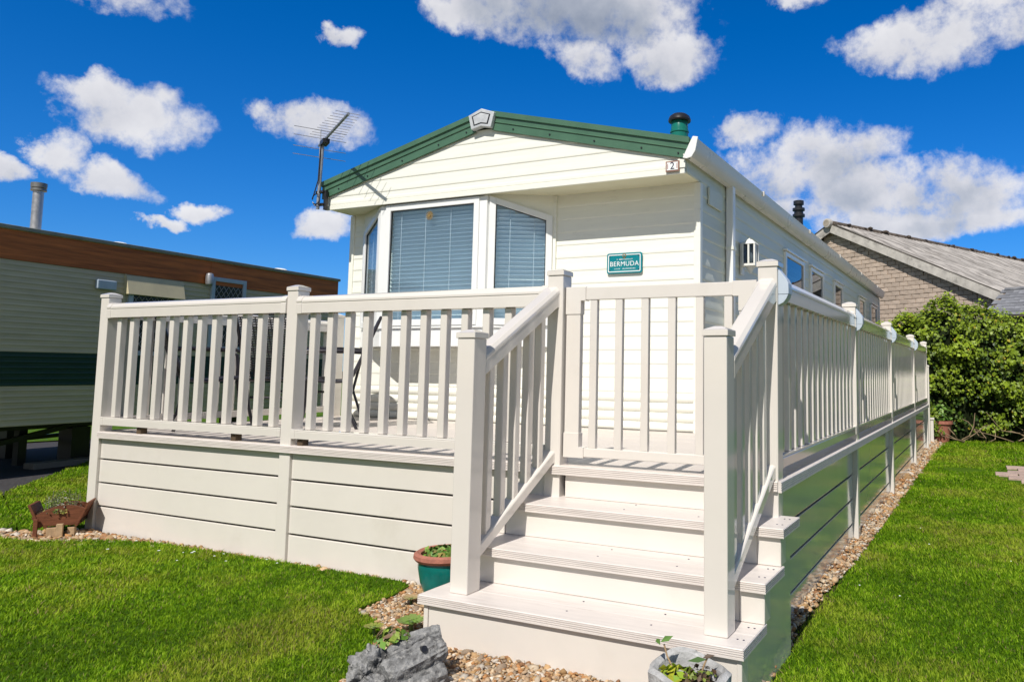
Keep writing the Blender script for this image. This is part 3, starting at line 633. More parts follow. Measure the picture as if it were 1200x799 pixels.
b = MB().box(-5.37, -.09, .06, .08, .0, .74); b.box(-.10, -.085, .08, YE, -.02, .74); b.box(-5.38, -5.36, .08, 2.5, 0, .75); b.box(-5.3, -.1, .1, 2.5, .70, .74); part('joist_frame', b, BLACKM, deck)
part('end_board', MB().box(-1.2, -.06, YE-.02, YE, -.02, .75), PVC, deck)

# ------------------------------------------------------------------ posts, railings
PW = .10
def post_mesh(h, z0=0): return MB().box(-PW/2, PW/2, -PW/2, PW/2, z0, h)
def cap_mb(): 
    m_ = MB(); e = PW/2+.006; m_.box(-e, e, -e, e, 0, .026); k = e-.006
    m_.add([(-e, -e, .0262), (e, -e, .0262), (e, e, .0262), (-e, e, .0262), (-k*.35, -k*.35, .042), (k*.35, -k*.35, .042), (k*.35, k*.35, .042), (-k*.35, k*.35, .042)], [(0, 1, 5, 4), (1, 2, 6, 5), (2, 3, 7, 6), (3, 0, 4, 7), (4, 5, 6, 7)]); return m_
CAPM = cap_mb().mesh('post_cap', PVC, .003)
POSTM = {}
def add_post(parent, x, y, zt, zb=0.0, lean=(0, 0)):
    key = round(zt-zb, 3)
    if key not in POSTM: POSTM[key] = MB().box(-PW/2, PW/2, -PW/2, PW/2, 0, zt-zb).mesh('post', PVC, .005, seg=3)
    p = link('post', POSTM[key], parent, Vector((x, y, zb))-parent.location, (lean[0], lean[1], 0))
    link('post_cap', CAPM, p, (0, 0, zt-zb+.0005))
    return p
ZC = 1.8615
BALM = {}
def add_bal(parent, x, y, z0, z1, w=.05, d=.05, m_=None):
    key = (round(z1-z0, 3), w, d)
    if key not in BALM: BALM[key] = MB().box(-w/2, w/2, -d/2, d/2, 0, z1-z0).mesh('baluster', PVCR, .006, seg=2)
    return link('baluster', BALM[key], parent, Vector((x, y, z0))-parent.location)
RAILP = [(-.046, 1.70), (-.046, 1.763), (-.043, 1.766), (-.043, 1.770), (-.048, 1.773), (-.048, 1.785), (-.032, 1.810), (-.012, 1.818), (.012, 1.818), (.032, 1.810), (.048, 1.785), (.048, 1.773), (.043, 1.770), (.043, 1.766), (.046, 1.763), (.046, 1.70)]
BRAILP = [(-.038, .858), (-.038, .904), (-.035, .907), (-.038, .910), (-.036, .918), (.036, .918), (.038, .91), (.035, .907), (.038, .904), (.038, .858)]
def grow(P, e, cz): return [(o*(1+e/.046), cz+(z-cz)*(1+e/.055)) for o, z in P]
def railing_bay(parent, axis, a, c, cpos, z_off=0, out=0):
    """top rail, bottom rail and end brackets between posts; cpos is the fixed coordinate of the centre line"""
    for nm, P, cz, bl in (('top_rail', RAILP, 1.76, .05), ('bottom_rail', BRAILP, .888, .035)):
        Q = [(cpos+o, z+z_off) for o, z in P]; m_ = MB().prism(Q, axis, a+.002, c-.002); part(nm, m_, PVCR, parent)
        Q2 = [(cpos+o, z+z_off) for o, z in grow(P, .004, cz)]
        part('rail_bracket', MB().prism(Q2, axis, a+.0005, a+bl), PVCR, parent, .002); part('rail_bracket', MB().prism(Q2, axis, c-bl, c-.0005), PVCR, parent, .002)
fr = thing('front_railing', 'cream balustrade along the front edge of the deck left of the steps', 'railing', (-3.3, 0, 0))
add_post(fr, -5.45, .05, ZC, .0); add_post(fr, -3.36, .05, ZC-.012, .0); add_post(fr, -1.279, .05, ZC+.006, .30)
railing_bay(fr, 'x', -5.40, -3.41, .038); railing_bay(fr, 'x', -3.31, -1.329, .038, -.006)
for i in range(12): add_bal(fr, -5.283+.1591*i, .046, .918, 1.70)
for i in range(11): add_bal(fr, -3.183+.1572*i, .046, .912, 1.694)
add_bal(fr, -1.454, .046, .912, 1.694)
BLOCKM = mat('shaded_block', (.10, .07, .045), .8, .2, var=.3)  # dark base colour carries the shade under the bottom rail
for xx in (-4.97, -3.92, -3.27): part('rail_support', MB().box(xx, xx+.05, .02, .07, .8065, .8575), BLOCKM, fr)
lrl = thing('side_railing', 'cream balustrade on the far left side of the deck by the neighbouring caravan', 'railing', (-5.45, 1.2, 0))
add_post(lrl, -5.45, 2.43, ZC, .0); railing_bay(lrl, 'y', .10, 2.38, -5.45)
for i in range(14): add_bal(lrl, -5.45, .22+.159*i, .918, 1.70)
rr = thing('side_railing', 'long cream balustrade running back along the right edge by the lawn', 'railing', (-.05, 5, 0))
YP = [0, 2.5329, 5.0735, 8.0294, 10.6235]
for y in YP: add_post(rr, -.05, y+.05, ZC, -.02)
for i in range(4):
    railing_bay(rr, 'y', YP[i]+.10, YP[i+1], -.042)
    n = int((YP[i+1]-YP[i]-.12)/.158); st = YP[i]+.10+(YP[i+1]-YP[i]-.10-.158*(n-1))/2
    if i == 0: st = .192; n = 15
    for k in range(n): add_bal(rr, -.045, st+.158*k, .918, 1.70)
# half-moon lights on the outer faces of the right-hand posts
prl = [(.0, .0545), (.0, .185), (.044, .128), (.052, .108), (.053, .085), (.0525, .0545)]
LIGHTP = mat('light_plastic', (.50, .57, .66), .3, .5, var=.04)
LAB = ['white half-moon light on the corner post at the top of the steps', 'white half-moon light on the second post of the lawn side railing', 'white half-moon light on the third post of the lawn side railing', 'white half-moon light on the fourth post of the lawn side railing']
for i in range(4):
    tl = thing('post_light', LAB[i], 'light', (.0005, YP[i], 1.667), 0, 'half-moon lights on the railing posts'); tl['worldgeo'] = 0
    y0 = .012; part('light_body', MB().prism(prl, 'y', y0, .085), LIGHTP, tl, .002)
    part('light_lens', MB().prism([(0, .0), (0, .0525), (.051, .0525), (.042, .032), (.026, .012)], 'y', y0, .085), LIGHTP, tl, .002)
# ------------------------------------------------------------------ steps
st = thing('entrance_steps', 'cream steps with three wide treads climbing to the gate', 'steps', (-.7, -.4, 0))
TR = [(.29, -.842, -.50, -1.485, .074), (.4617, -.551, -.22, -1.455, .082), (.633, -.267, .06, -1.425, .090)]
for zt, yf, yb, xa, xb in TR:
    w_ = (yb-yf)/2
    P = [(-o, z) for o, z in grooved(zt-.041, zt, 0)]
    b = MB().prism([(yf+o, z) for o, z in P if o < .019]+[(yf+w_-.002, zt), (yf+w_-.002, zt-.041)], 'x', xa+.003, xb-.003)
    tp = part('tread', b, TREAD, st); 
    b = MB().box(xa+.003, xb-.003, yf+w_+.002, yb+.002, zt-.041, zt-.0005); part('tread', b, TREAD, st, .003)
    # grooved end strips
    for xe, sg in ((xb, 1), (xa, -1)):
        Q = [(xe+sg*(o-.0), z) for o, z in grooved(zt-.0415, zt+.0005, 0) if o > -.019]+[(xe-sg*.0035, zt+.0005), (xe-sg*.0035, zt-.0415)]
        part('tread_end', MB().prism(Q, 'y', yf-.0005, yb), TREAD, st)
for zt, yf, yb, xa, xb in TR:
    for xx in (xb-.03, xb-.055, -.35, -.75):
        for fy in (.3, .75): part('screw', MB().tube([(xx, yf+(yb-yf)*fy, zt-.001), (xx, yf+(yb-yf)*fy, zt+.0012)], .0045, 8), INK, st)
RS = [(.02, .2485, -.820), (.2905, .4203, -.525), (.4622, .5918, -.243), (.6335, .757, .012)]
for i, (z0, z1, y) in enumerate(RS):
    xa, xb = (-1.44, .06) if i < 3 else (-1.228, -.102)
    if i == 0: part('riser', MB().box(-1.435, .055, y, y+.018, z0, z1), PVC, st, .003)
    else: part('riser', MB().box(xa+.03, xb-.10, y, y+.018, z0, z1), PVC, st, .003)
    if 0 < i < 3:
        part('corner_piece', MB().box(xb-.098, xb+.012, y-.004, y+.09, z0, z1), PVC, st, .004); part('corner_piece', MB().box(xa-.012, xa+.028, y-.004, y+.09, z0, z1), PVC, st, .004)
part('corner_piece', MB().box(-1.462, -1.437, -.824, -.74, .02, .2485), PVC, st, .004); part('corner_piece', MB().box(.040, .062, -.824, -.74, .02, .2485), PVC, st, .004)
for x, sg in ((.056, 1), (-1.44, -1)):
    poly = [(-.818, -.02), (-.818, .2485), (-.523, .2485), (-.523, .42), (-.241, .42), (-.241, .59), (.0, .59), (.0, -.02)]
    part('side_panel', MB().prism(poly, 'x', x-.012, x), PVCR, st)
def zr(y): return 1.807+.589*y
def stair_rail(name, label, xn, xt, xc, lean):
    t = thing(name, label, 'railing', (xc, -.35, 0))
    zb = .2905
    add_post(t, xn, -.7055, 1.4788, zb, lean)
    y0, y1 = -.652, .0
    P = [(-.046, 0), (-.046, .07), (-.048, .075), (-.046, .092), (-.03, .112), (.03, .112), (.046, .092), (.048, .075), (.046, .07), (.046, 0)]
    def sw(P, y0, y1, zf, nm, e=0):
        m_ = MB(); n = len(P); Q0 = [(xc+o, y0, zf(y0)+z) for o, z in P]; Q1 = [(xt+o, y1, zf(y1)+z) for o, z in P]
        m_.add(Q0+Q1, [(i, (i+1) % n, (i+1) % n+n, i+n) for i in range(n)]+[tuple(range(n))[::-1], tuple(range(n, 2*n))]); return part(nm, m_, PVCR, t, .002)
    sw(P, y0, y1-.001, lambda y: zr(y)-.118, 'top_rail')
    sw([(o*1.07, z*1.05-.004) for o, z in P], y1-.04, y1-.0005, lambda y: zr(y)-.118, 'rail_bracket')
    B = [(-.036, 0), (-.036, .052), (-.03, .060), (.03, .060), (.036, .052), (.036, 0)]
    sw(B, y0, y1-.001, lambda y: .820+.593*y, 'bottom_rail')
    sw([(o*1.12, z*1.1-.004) for o, z in B], y1-.03, y1-.0005, lambda y: .820+.593*y, 'rail_bracket')
    for y in (-.565, -.452, -.339, -.226, -.113):
        x = xc+(xt-xc)*(y+.65)/.65; z0, z1 = .874+.593*y, zr(y)-.116
        m_ = MB(); w_, d = .022, .022
        m_.hexa([(x-w_, y-d, z0-.593*d), (x+w_, y-d, z0-.593*d), (x+w_, y+d, z0+.593*d), (x-w_, y+d, z0+.593*d)], [(x-w_, y-d, z1-.589*d), (x+w_, y-d, z1-.589*d), (x+w_, y+d, z1+.589*d), (x-w_, y+d, z1+.589*d)])
        part('baluster', m_, PVCR, t, .005)
    return t
stair_rail('stair_railing', 'sloping cream handrail with newel post on the left of the steps', -1.3207, -1.30, -1.3207, (0, .0))
stair_rail('stair_railing', 'sloping cream handrail with newel post on the right of the steps', -.0660, -.052, -.066, (0, -.004))
# gate
gt = thing('gate', 'closed cream slatted gate at the top of the steps', 'gate', (-.67, .045, ZD)); gt['worldgeo'] = 0
def gbx(x0, x1, z0, z1, d0=-.02, d1=.02): return MB().box(x0+.67, x1+.67, d0, d1, z0-ZD, z1-ZD)
part('stile', gbx(-1.218, -1.128, .905, 1.70), PVC, gt, .004); part('stile', gbx(-.205, -.115, .905, 1.70), PVC, gt, .004)
part('top_rail', gbx(-1.095, -.238, 1.724, 1.796), PVC, gt, .004); part('bottom_rail', gbx(-1.095, -.238, .855, .905), PVC, gt, .004)
for x0, x1, xs in ((-1.221, -1.0945, (-1.221, -1.125)), (-.2385, -.112, (-.208, -.112))):
    for z0, z1, za, zb in ((1.655, 1.799, 1.655, 1.727), (.85, .975, .902, .975)):
        lo = (z0 < 1.2)
        prof = [(x0, .849), (x1, .849), (x1, .908), (xs[1] if x0 < -1 else xs[0], .908)] 
        if x0 < -1: pf = [(x0, .849), (x1, .849), (x1, .908), (xs[1], .908), (xs[1], .985), (x0, .985)] if lo else [(x0, 1.645), (xs[1], 1.645), (xs[1], 1.721), (x1, 1.721), (x1, 1.800), (x0, 1.800)]
        else: pf = [(x0, .849), (x1, .849), (x1, .985), (xs[0], .985), (xs[0], .908), (x0, .908)] if lo else [(xs[0], 1.645), (x1, 1.645), (x1, 1.800), (x0, 1.800), (x0, 1.721), (xs[0], 1.721)]
        part('corner_block', MB().prism([(x+.67, z-ZD) for x, z in pf], 'y', -.024, .024), PVC, gt, .002)
for i in range(6): part('baluster', gbx(-1.069+.1565*i, -1.025+.1565*i, .904, 1.726, -.016, .016), PVCR, gt, .004)
# ------------------------------------------------------------------ signs
sg = thing('name_sign', 'teal plaque lettered BERMUDA on the cream front wall', 'sign', (-2.034, YF-.016, 2.308)); sg['worldgeo'] = 0
def rrect(w, h, r, n=5):
    P = []
    for cx, cz, a0 in ((w-r, h-r, 0), (-w+r, h-r, 90), (-w+r, -h+r, 180), (w-r, -h+r, 270)):
        P += [(cx+r*math.cos(R(a0+90*k/n)), cz+r*math.sin(R(a0+90*k/n))) for k in range(n+1)]
    return P
sw_, sh_ = .178, .095
part('plate', MB().prism(rrect(sw_, sh_, .02), 'y', -.012, 0), TEAL, sg, .002)
def ring(o, i, y0, y1):
    m_ = MB(); n = len(o); m_.add([(x, y0, z) for x, z in o]+[(x, y0, z) for x, z in i]+[(x, y1, z) for x, z in o]+[(x, y1, z) for x, z in i],
        [(k, (k+1) % n, (k+1) % n+n, k+n) for k in range(n)]+[(k+2*n, (k+1) % n+2*n, (k+1) % n, k) for k in range(n)]+[(k+n, (k+1) % n+n, (k+1) % n+3*n, k+3*n) for k in range(n)]); return m_
part('border', ring(rrect(sw_-.014, sh_-.014, .012), rrect(sw_-.022, sh_-.022, .006), -.0145, -.012), WHITEP, sg)
def text(name, s, size, loc, m_, parent, ext=.0008, sx=1):
    cu = bpy.data.curves.new(name, 'FONT'); cu.body = s; cu.size = size; cu.align_x = 'CENTER'; cu.align_y = 'CENTER'; cu.extrude = ext; cu.space_character = 1.08
    tmp = bpy.data.objects.new(name, cu); COL.objects.link(tmp); dg = bpy.context.evaluated_depsgraph_get(); me = bpy.data.meshes.new_from_object(tmp.evaluated_get(dg)); bpy.data.objects.remove(tmp); me.materials.clear(); me.materials.append(m_)
    o = link(name, me, parent, loc, (R(90), 0, 0)); o.scale = (sx, 1, 1); return o
text('lettering', 'BERMUDA', .062, (0, -.0135, -.008), WHITEP, sg, sx=.98)
# the two small lines of print are too fine to read: short strokes of the same length and weight
for zc_, x0, x1, hh, seed in ((.034, -.075, .085, .010, 3), (-.052, -.10, .115, .010, 5)):
    rg = np.random.default_rng(seed); m_ = MB(); x = x0
    while x < x1:
        w_ = rg.uniform(.004, .008)
        if rg.random() > .15: m_.box(x, x+w_*.35, -.0137, -.0122, zc_-hh/2, zc_+hh/2); m_.box(x+w_*.35, x+w_, -.0137, -.0122, zc_+(hh/2-.0022 if rg.random() > .5 else -.001), zc_+(hh/2 if rg.random() > .5 else .0012))
        x += w_+.003
    part('small_print', m_, WHITEP, sg)
part('emblem', ring([(.020*math.sin(a), .068+.020*math.cos(a)) for a in np.linspace(0, 2*math.pi, 9)[:-1]], [(.012*math.sin(a), .068+.012*math.cos(a)) for a in np.linspace(0, 2*math.pi, 9)[:-1]], -.0155, -.012), AMB, sg)
part('emblem', MB().prism([(-.016, .060), (0, .038), (.016, .060), (0, .052)], 'y', -.0155, -.012), AMB, sg)
for sx_ in (-1, 1):
    for sz in (-1, 1): part('screw', MB().tube([(sx_*(sw_-.032), -.0122, sz*(sh_-.032)), (sx_*(sw_-.032), -.0152, sz*(sh_-.032))], .005, 8), INK, sg)
npq = thing('number_plaque', 'small tile numbered 2 at the right end of the gable', 'sign', (-1.418, YG-.0215, 3.052)); npq['worldgeo'] = 0
part('tile', MB().box(-.062, .062, -.010, 0, -.045, .045), mat('brown_glaze', (.30, .17, .13), .25, .5, var=.15, vscale=30), npq, .002)
part('tile_face', MB().box(-.050, .050, -.0125, -.0102, -.033, .034), WHITEP, npq)
text('numeral', '2', .085, (0, -.0132, 0), INK, npq)
for sx_ in (-1, 1): part('flower', MB().lathe([(.001, -.001), (.007, .0)], (0, 0, 0), 6).box(sx_*.042-.003, sx_*.042+.003, -.0132, -.0126, -.022, .022), TERRA, npq)
# lantern on side wall
ln = thing('wall_lantern', 'white wall lantern with glazed sides on the side of the cream caravan', 'lamp', (X1+.012, 3.76, 2.34)); ln['worldgeo'] = 0
part('back_plate', MB().box(0, .018, -.05, .05, -.02, .30), LANT, ln, .004)
part('base', MB().lathe([(.012, -.07), (.02, -.05), (.03, -.03), (.05, -.005), (.052, .0)], (.095, 0, .06), 12), LANT, ln, smooth=True)
part('base_tray', MB().box(.025, .165, -.075, .075, .06, .085), LANT, ln, .004)
tp_ = MB(); tp_.hexa([(.02, -.08, .285), (.17, -.08, .285), (.17, .08, .285), (.02, .08, .285)], [(.07, -.03, .335), (.12, -.03, .335), (.12, .03, .335), (.07, .03, .335)]); part('top', tp_, LANT, ln, .003)
part('arm', MB().bar((.01, 0, .30), (.095, 0, .345), .02, .02), LANT, ln)
part('glass', MB().box(.038, .152, -.062, .062, .086, .284), GLASSD, ln)
part('bulb', MB().lathe([(.015, 0), (.028, .02), (.028, .09), (.01, .12)], (.095, 0, .09), 12), LANT, ln, smooth=True)
for gx in (.034, .095, .156):
    for gy in (-.066, .066): part('glazing_bar', MB().box(gx-.009, gx+.009, gy-.009, gy+.009, .0855, .2845), LANT, ln)
for gx in (.034, .156): part('glazing_bar', MB().box(gx-.007, gx+.007, -.008, .008, .0855, .2845), LANT, ln)

# ------------------------------------------------------------------ aerial
an = thing('television_aerial', 'grey television aerial on a pole clamped to the left gable end', 'aerial', (-5.41, 2.06, 2.99)); an['worldgeo'] = 0
part('mast', MB().tube([(-.02, 0, 0), (.012, 0, .76)], .018, 10), GREYM, an, smooth=True)
part('bracket', MB().box(.045, .075, .01, .05, -.01, .20).box(-.05, .055, -.012, .030, .035, .06).box(-.05, .055, -.012, .030, .17, .195), BLACKM, an, .003)
part('cable', MB().tube([(-.03, -.03, .03)]+[(-.012+.055*math.cos(t), -.035, .10+.055*math.sin(t)) for t in np.linspace(-2.6, 3.2, 16)]+[(.0, -.03, .3), (.008, -.025, .7)], .006, 6), BLACKM, an)
# boom points towards the camera side and a little right, as its shadow shows
A = Vector((.02, .0, .735)); B = Vector((.905, -.53, .745)); bd = (B-A).normalized(); cr = Vector((-bd.y, bd.x, 0)).normalized()
part('boom', MB().tube([A-bd*.22, B], .014, 8), GREYM, an)
part('junction_box', MB().bar(A-bd*.03+Vector((0, 0, -.03)), A+bd*.13+Vector((0, 0, -.03)), .07, .05), BLACKM, an, .004)
for i, t in enumerate(np.linspace(.12, .98, 11)):
    c = A+(B-A)*t+Vector((0, 0, .012)); L = .165-.05*i/10; part('director', MB().tube([c-cr*L, c+cr*L], .0028, 5), GREYM, an)
for dz in (-.14, -.05, .07, .16):
    c = A-bd*.17+Vector((0, 0, dz)); part('reflector', MB().tube([c-cr*.27, c+cr*.27], .0035, 5), GREYM, an)
part('reflector_stay', MB().tube([A-bd*.17+Vector((0, 0, -.15)), A-bd*.17+Vector((0, 0, .17))], .006, 6), GREYM, an)

# ------------------------------------------------------------------ garden chairs and table
def make_chair(label, loc, rz):
    c = thing('garden_chair', label, 'chair', loc, rz, 'dark garden chairs on the deck'); c['worldgeo'] = 0
    # local: faces +x, seat width along y
    seat = MB()
    nn = 8; pts = [(-.20, .42), (-.12, .405), (0, .41), (.12, .425), (.22, .44), (.25, .43)]
    V_ = [(x, y, z) for y in (-.235, .235) for x, z in pts]; k = len(pts); seat.add(V_+[(x, y, z-.006) for x, y, z in V_], [(i, i+1, i+1+k, i+k) for i in range(k-1)]+[(i+2*k, i+k+2*k, i+1+k+2*k, i+1+2*k) for i in range(k-1)])
    part('seat', seat, SLING, c)
    # woven back: strands
    bk = MB(); P0, P1 = Vector((-.19, 0, .44)), Vector((-.40, 0, .93))
    for i in range(26):
        t = i/25; q = P0+(P1-P0)*t; bk.tube([(q.x, -.235, q.z), (q.x, .235, q.z)], .0055, 4)
    for i in range(15):
        y = -.22+.44*i/14; bk.tube([(P0.x, y, P0.z), (P1.x, y, P1.z)], .005, 4)
    part('backrest', bk, SLING, c)
    for s in (-1, 1):
        y = s*.255
        part('side_frame', MB().tube([(.28, y, .415), (.2, y, .43), (-.0, y, .40), (-.17, y, .41), (-.205, y, .46), (-.30, y, .68), (-.41, y, .96)], .014, 8), DARKF, c, smooth=True)
        part('leg', MB().tube([(.26, y, .40), (.285, y, .2), (.33, y, .0)], .013, 8), DARKF, c, smooth=True)
        part('leg', MB().tube([(-.17, y, .41), (-.165, y, .24), (-.19, y, .12), (-.25, y, .0)], .013, 8), DARKF, c, smooth=True)
        part('armrest', MB().tube([(-.29, y, .66), (-.1, y, .665), (.16, y, .66), (.25, y, .62), (.265, y, .41)], .014, 8), DARKF, c, smooth=True)
    part('crossbar', MB().tube([(-.41, -.255, .96), (-.41, .255, .96)], .013, 8).tube([(.27, -.255, .30), (.27, .255, .30)], .010, 8).tube([(-.165, -.255, .26), (-.165, .255, .26)], .010, 8), DARKF, c)
    return c
make_chair('dark mesh chair side-on by the bay window, farthest right on the deck', (-4.30, 1.24, ZD), R(225))
make_chair('dark mesh chair with its back to the railing just left of the middle post', (-4.62, 1.08, ZD), R(112))
make_chair('dark mesh chair nearest the left end of the deck', (-5.02, .62, ZD), R(60))
tb = thing('garden_table', 'dark framed garden table with glass top behind the chairs', 'table', (-4.85, 1.75, ZD)); tb['worldgeo'] = 0
part('tabletop', MB().lathe([(.36, .69), (.36, .70)], (0, 0, 0), 32), GLASSD, tb); part('rim', MB().lathe([(.36, .685), (.375, .685), (.378, .695), (.375, .71), (.36, .71), (.36, .685)], (0, 0, 0), 32), DARKF, tb)
for k in range(4):
    a = math.pi/4+k*math.pi/2; part('leg', MB().tube([(.32*math.cos(a), .32*math.sin(a), .69), (.24*math.cos(a), .24*math.sin(a), .3), (.34*math.cos(a), .34*math.sin(a), 0)], .013, 8), DARKF, tb)

# ------------------------------------------------------------------ leaf helper
def leaves(name, centres, normals, size, cols, parent, m_=LEAF, aspect=.75, kind='stuff'):
    N = len(centres); nrm = normals/np.linalg.norm(normals, axis=1, keepdims=True)
    r = RNG.normal(size=(N, 3)); a = np.cross(nrm, r); a /= np.linalg.norm(a, axis=1, keepdims=True); b_ = np.cross(nrm, a)
    s = size*(.65+.7*RNG.random(N))[:, None]; fold = (RNG.uniform(.05, .35, N))[:, None]*s
    c = centres
    V = np.stack([c-a*s*.5, c-a*s*.05+b_*s*aspect*.5+nrm*fold*.5, c+a*s*.5, c-a*s*.05-b_*s*aspect*.5+nrm*fold*.5, c-a*s*.08], 1)
    i = np.arange(N)[:, None]*5; F = np.concatenate([i+[0, 4, 1], i+[4, 2, 1], i+[0, 3, 4], i+[4, 3, 2]])
    return raw_mesh(name, V.reshape(-1, 3), F, np.repeat(cols, 5, 0), m_, kind, parent)
def lump(mb_seed, r, c, sub=3, amp=.12, sc=(1, 1, 1), fr=3.0):
    bm = bmesh.new(); bmesh.ops.create_icosphere(bm, subdivisions=sub, radius=1)
    from mathutils import noise as mn
    V = []
    for v in bm.verts:
        d = v.co.normalized(); k = 1+amp*mn.fractal(d*fr+Vector((mb_seed*7.1, 0, 3)), 1.0, 2.0, 4)+amp*.6*mn.noise(d*fr*.5+Vector((mb_seed, 5, 0)))
        p = Vector((d.x*sc[0], d.y*sc[1], d.z*sc[2]))*r*k; V.append((p.x+c[0], p.y+c[1], p.z+c[2]))
    F = [tuple(v.index for v in f.verts) for f in bm.faces]; bm.free(); m_ = MB(); m_.v = V; m_.f = F; return m_

# ------------------------------------------------------------------ pots and planters
pc = (-1.80, -.24)
tp = thing('plant_pot', 'glazed teal pot with terracotta rim beside the bottom step', 'plant pot', (*pc, .06)); tp['worldgeo'] = 0
part('body', MB().lathe([(.09, 0), (.105, .03), (.135, .11), (.150, .19), (.150, .225), (.143, .24), (.135, .235), (.13, .19), (.02, .17)], (0, 0, 0), 36), TEALP, tp, smooth=True)
part('rim', MB().lathe([(.140, .232), (.163, .228), (.175, .243), (.172, .262), (.155, .272), (.135, .262), (.132, .235)], (0, 0, 0), 36), TERRA, tp, smooth=True)
part('saucer', MB().lathe([(.12, 0), (.16, .0), (.175, .028), (.165, .03), (.15, .01), (.10, .01)], (0, 0, -.012), 32), WOODL, tp, smooth=True)
part('soil', MB().lathe([(.001, .235), (.136, .236)], (0, 0, 0), 24), SOIL, tp)
def plant(parent, c, rad, h, n, size, pal, name='leaves', up_=.6):
    th = RNG.uniform(0, 2*np.pi, n); rr_ = rad*np.sqrt(RNG.random(n)); C_ = np.c_[c[0]+rr_*np.cos(th), c[1]+rr_*np.sin(th), c[2]+h*RNG.random(n)*(1-.5*rr_/rad)]
    N_ = np.c_[np.cos(th)*.6, np.sin(th)*.6, np.full(n, up_)]+RNG.normal(0, .35, (n, 3)); pal = np.array(pal); cl = pal[RNG.choice(len(pal), n)]*(.7+.6*RNG.random((n, 1)))
    return leaves(name, C_, N_, size, cl, parent, aspect=.7)
PG = [[.10, .20, .03], [.06, .13, .02], [.16, .26, .05]]
plant(tp, (0, 0, .25), .125, .05, 220, .034, PG+[[.22, .18, .05]])
# rosettes growing in the gravel
def rosette(label, loc, r, col, tip):
    o = thing('succulent', label, 'plant', loc); o['worldgeo'] = 0; C_, N_, K = [], [], []
    for ring_, (n, rr_, z, tl) in enumerate(((5, .2, .9, .2), (8, .5, .7, .6), (11, .85, .35, 1.2), (13, 1.1, .1, 2.0))):
        for i in range(n):
            a = 2*math.pi*(i+ring_*.5)/n; C_.append((r*rr_*math.cos(a), r*rr_*math.sin(a), r*(.3+.25*rr_-.1*z))); N_.append((-math.cos(a)*tl*.22+.01, -math.sin(a)*tl*.22, 1)); K.append(np.array(col)*(1-ring_/5)+np.array(tip)*(ring_/5))
    leaves('rosette', np.array(C_), np.array(N_), r*.75, np.array(K), o, aspect=.9, kind=None)
    part('stem', MB().tube([(0, 0, -.02), (0, 0, r*.5)], r*.2, 8), mat('stem_green', (.1, .16, .04), .5, var=.2), o)
rosette('round green rosette plant behind the rock planter by the step corner', (-1.62, -.72, .09), .052, (.17, .33, .05), (.20, .22, .08))
rosette('pinkish sedum beside the teal pot', (-1.93, -.36, .07), .04, (.25, .30, .08), (.50, .26, .20))
rosette('small yellow green rosette left of the rock planter', (-1.74, -.84, .09), .035, (.20, .30, .06), (.30, .25, .05))

rp = thing('rock_planter', 'grey stone planter shaped like rocks and a log, left of the steps', 'planter', (-1.245, -1.21, .04)); rp['worldgeo'] = 0
part('boulder', lump(1, .085, (-.085, -.085, .085), 5, .30, (1, .95, 1.0), 3.2), ROCK, rp, smooth=True)
part('boulder', lump(2, .07, (.0, -.135, .045), 5, .30, (1.15, .8, .8), 3.4), ROCK, rp, smooth=True)
part('boulder', lump(3, .06, (-.14, -.0, .06), 5, .32, (.9, 1.1, .95), 3.5), ROCK, rp, smooth=True)
part('boulder', lump(4, .06, (-.05, .075, .12), 5, .32, (1.1, .8, .8), 3.5), ROCK, rp, smooth=True)
def log(seed, p, q, r, r1, nm='log'):
    m_ = MB(); p, q = Vector(p), Vector(q); n = 44; m = 40; from mathutils import noise as mn
    d = (q-p); a = d.normalized().cross(Vector((0, 0, 1))).normalized(); b_ = a.cross(d.normalized()); V_ = []
    for i in range(m):
        t = i/(m-1); endk = 1-.25*(abs(t-.5)*2)**6
        for k in range(n):
            th = 2*math.pi*k/n; rr_ = (r+(r1-r)*t)*endk*(1+.17*mn.noise(Vector((math.cos(th)*2, math.sin(th)*2, t*2+seed)))+.13*mn.noise(Vector((math.cos(th)*6, math.sin(th)*6, t*3+seed)))+.10*mn.fractal(Vector((math.cos(th)*4, math.sin(th)*4, t*9+seed)), .8, 2.2, 5)-.10*max(0, mn.noise(Vector((math.cos(th)*3, math.sin(th)*3, t*1.2+seed*2)))-.1)); V_.append(p+d*t+(a*math.cos(th)+b_*math.sin(th))*rr_)
    m_.add(V_, [(i*n+k, i*n+(k+1) % n, (i+1)*n+(k+1) % n, (i+1)*n+k) for i in range(m-1) for k in range(n)]+[tuple(range(n))[::-1], tuple(range((m-1)*n, m*n))]); return part(nm, m_, ROCK, rp, smooth=True)
lg = log(3, (.03, -.13, .10), (.125, .10, .155), .062, .058)
log(5, (.05, -.12, .045), (.16, .07, .07), .06, .055); log(8, (-.03, .02, .165), (.09, .13, .20), .036, .038); log(11, (-.02, -.06, .150), (.05, .08, .185), .032, .03)
part('knot_hole', MB().tube([(.100, -.005, .175), (.125, -.015, .185)], .013, 10), BLACKM, rp)
part('soil', lump(9, .075, (-.01, .02, .13), 2, .1, (1, 1, .4)), SOIL, rp)
plant(rp, (-.05, -.01, .19), .07, .05, 80, .036, [[.16, .30, .05], [.22, .30, .05], [.10, .2, .03], [.2, .13, .08]])

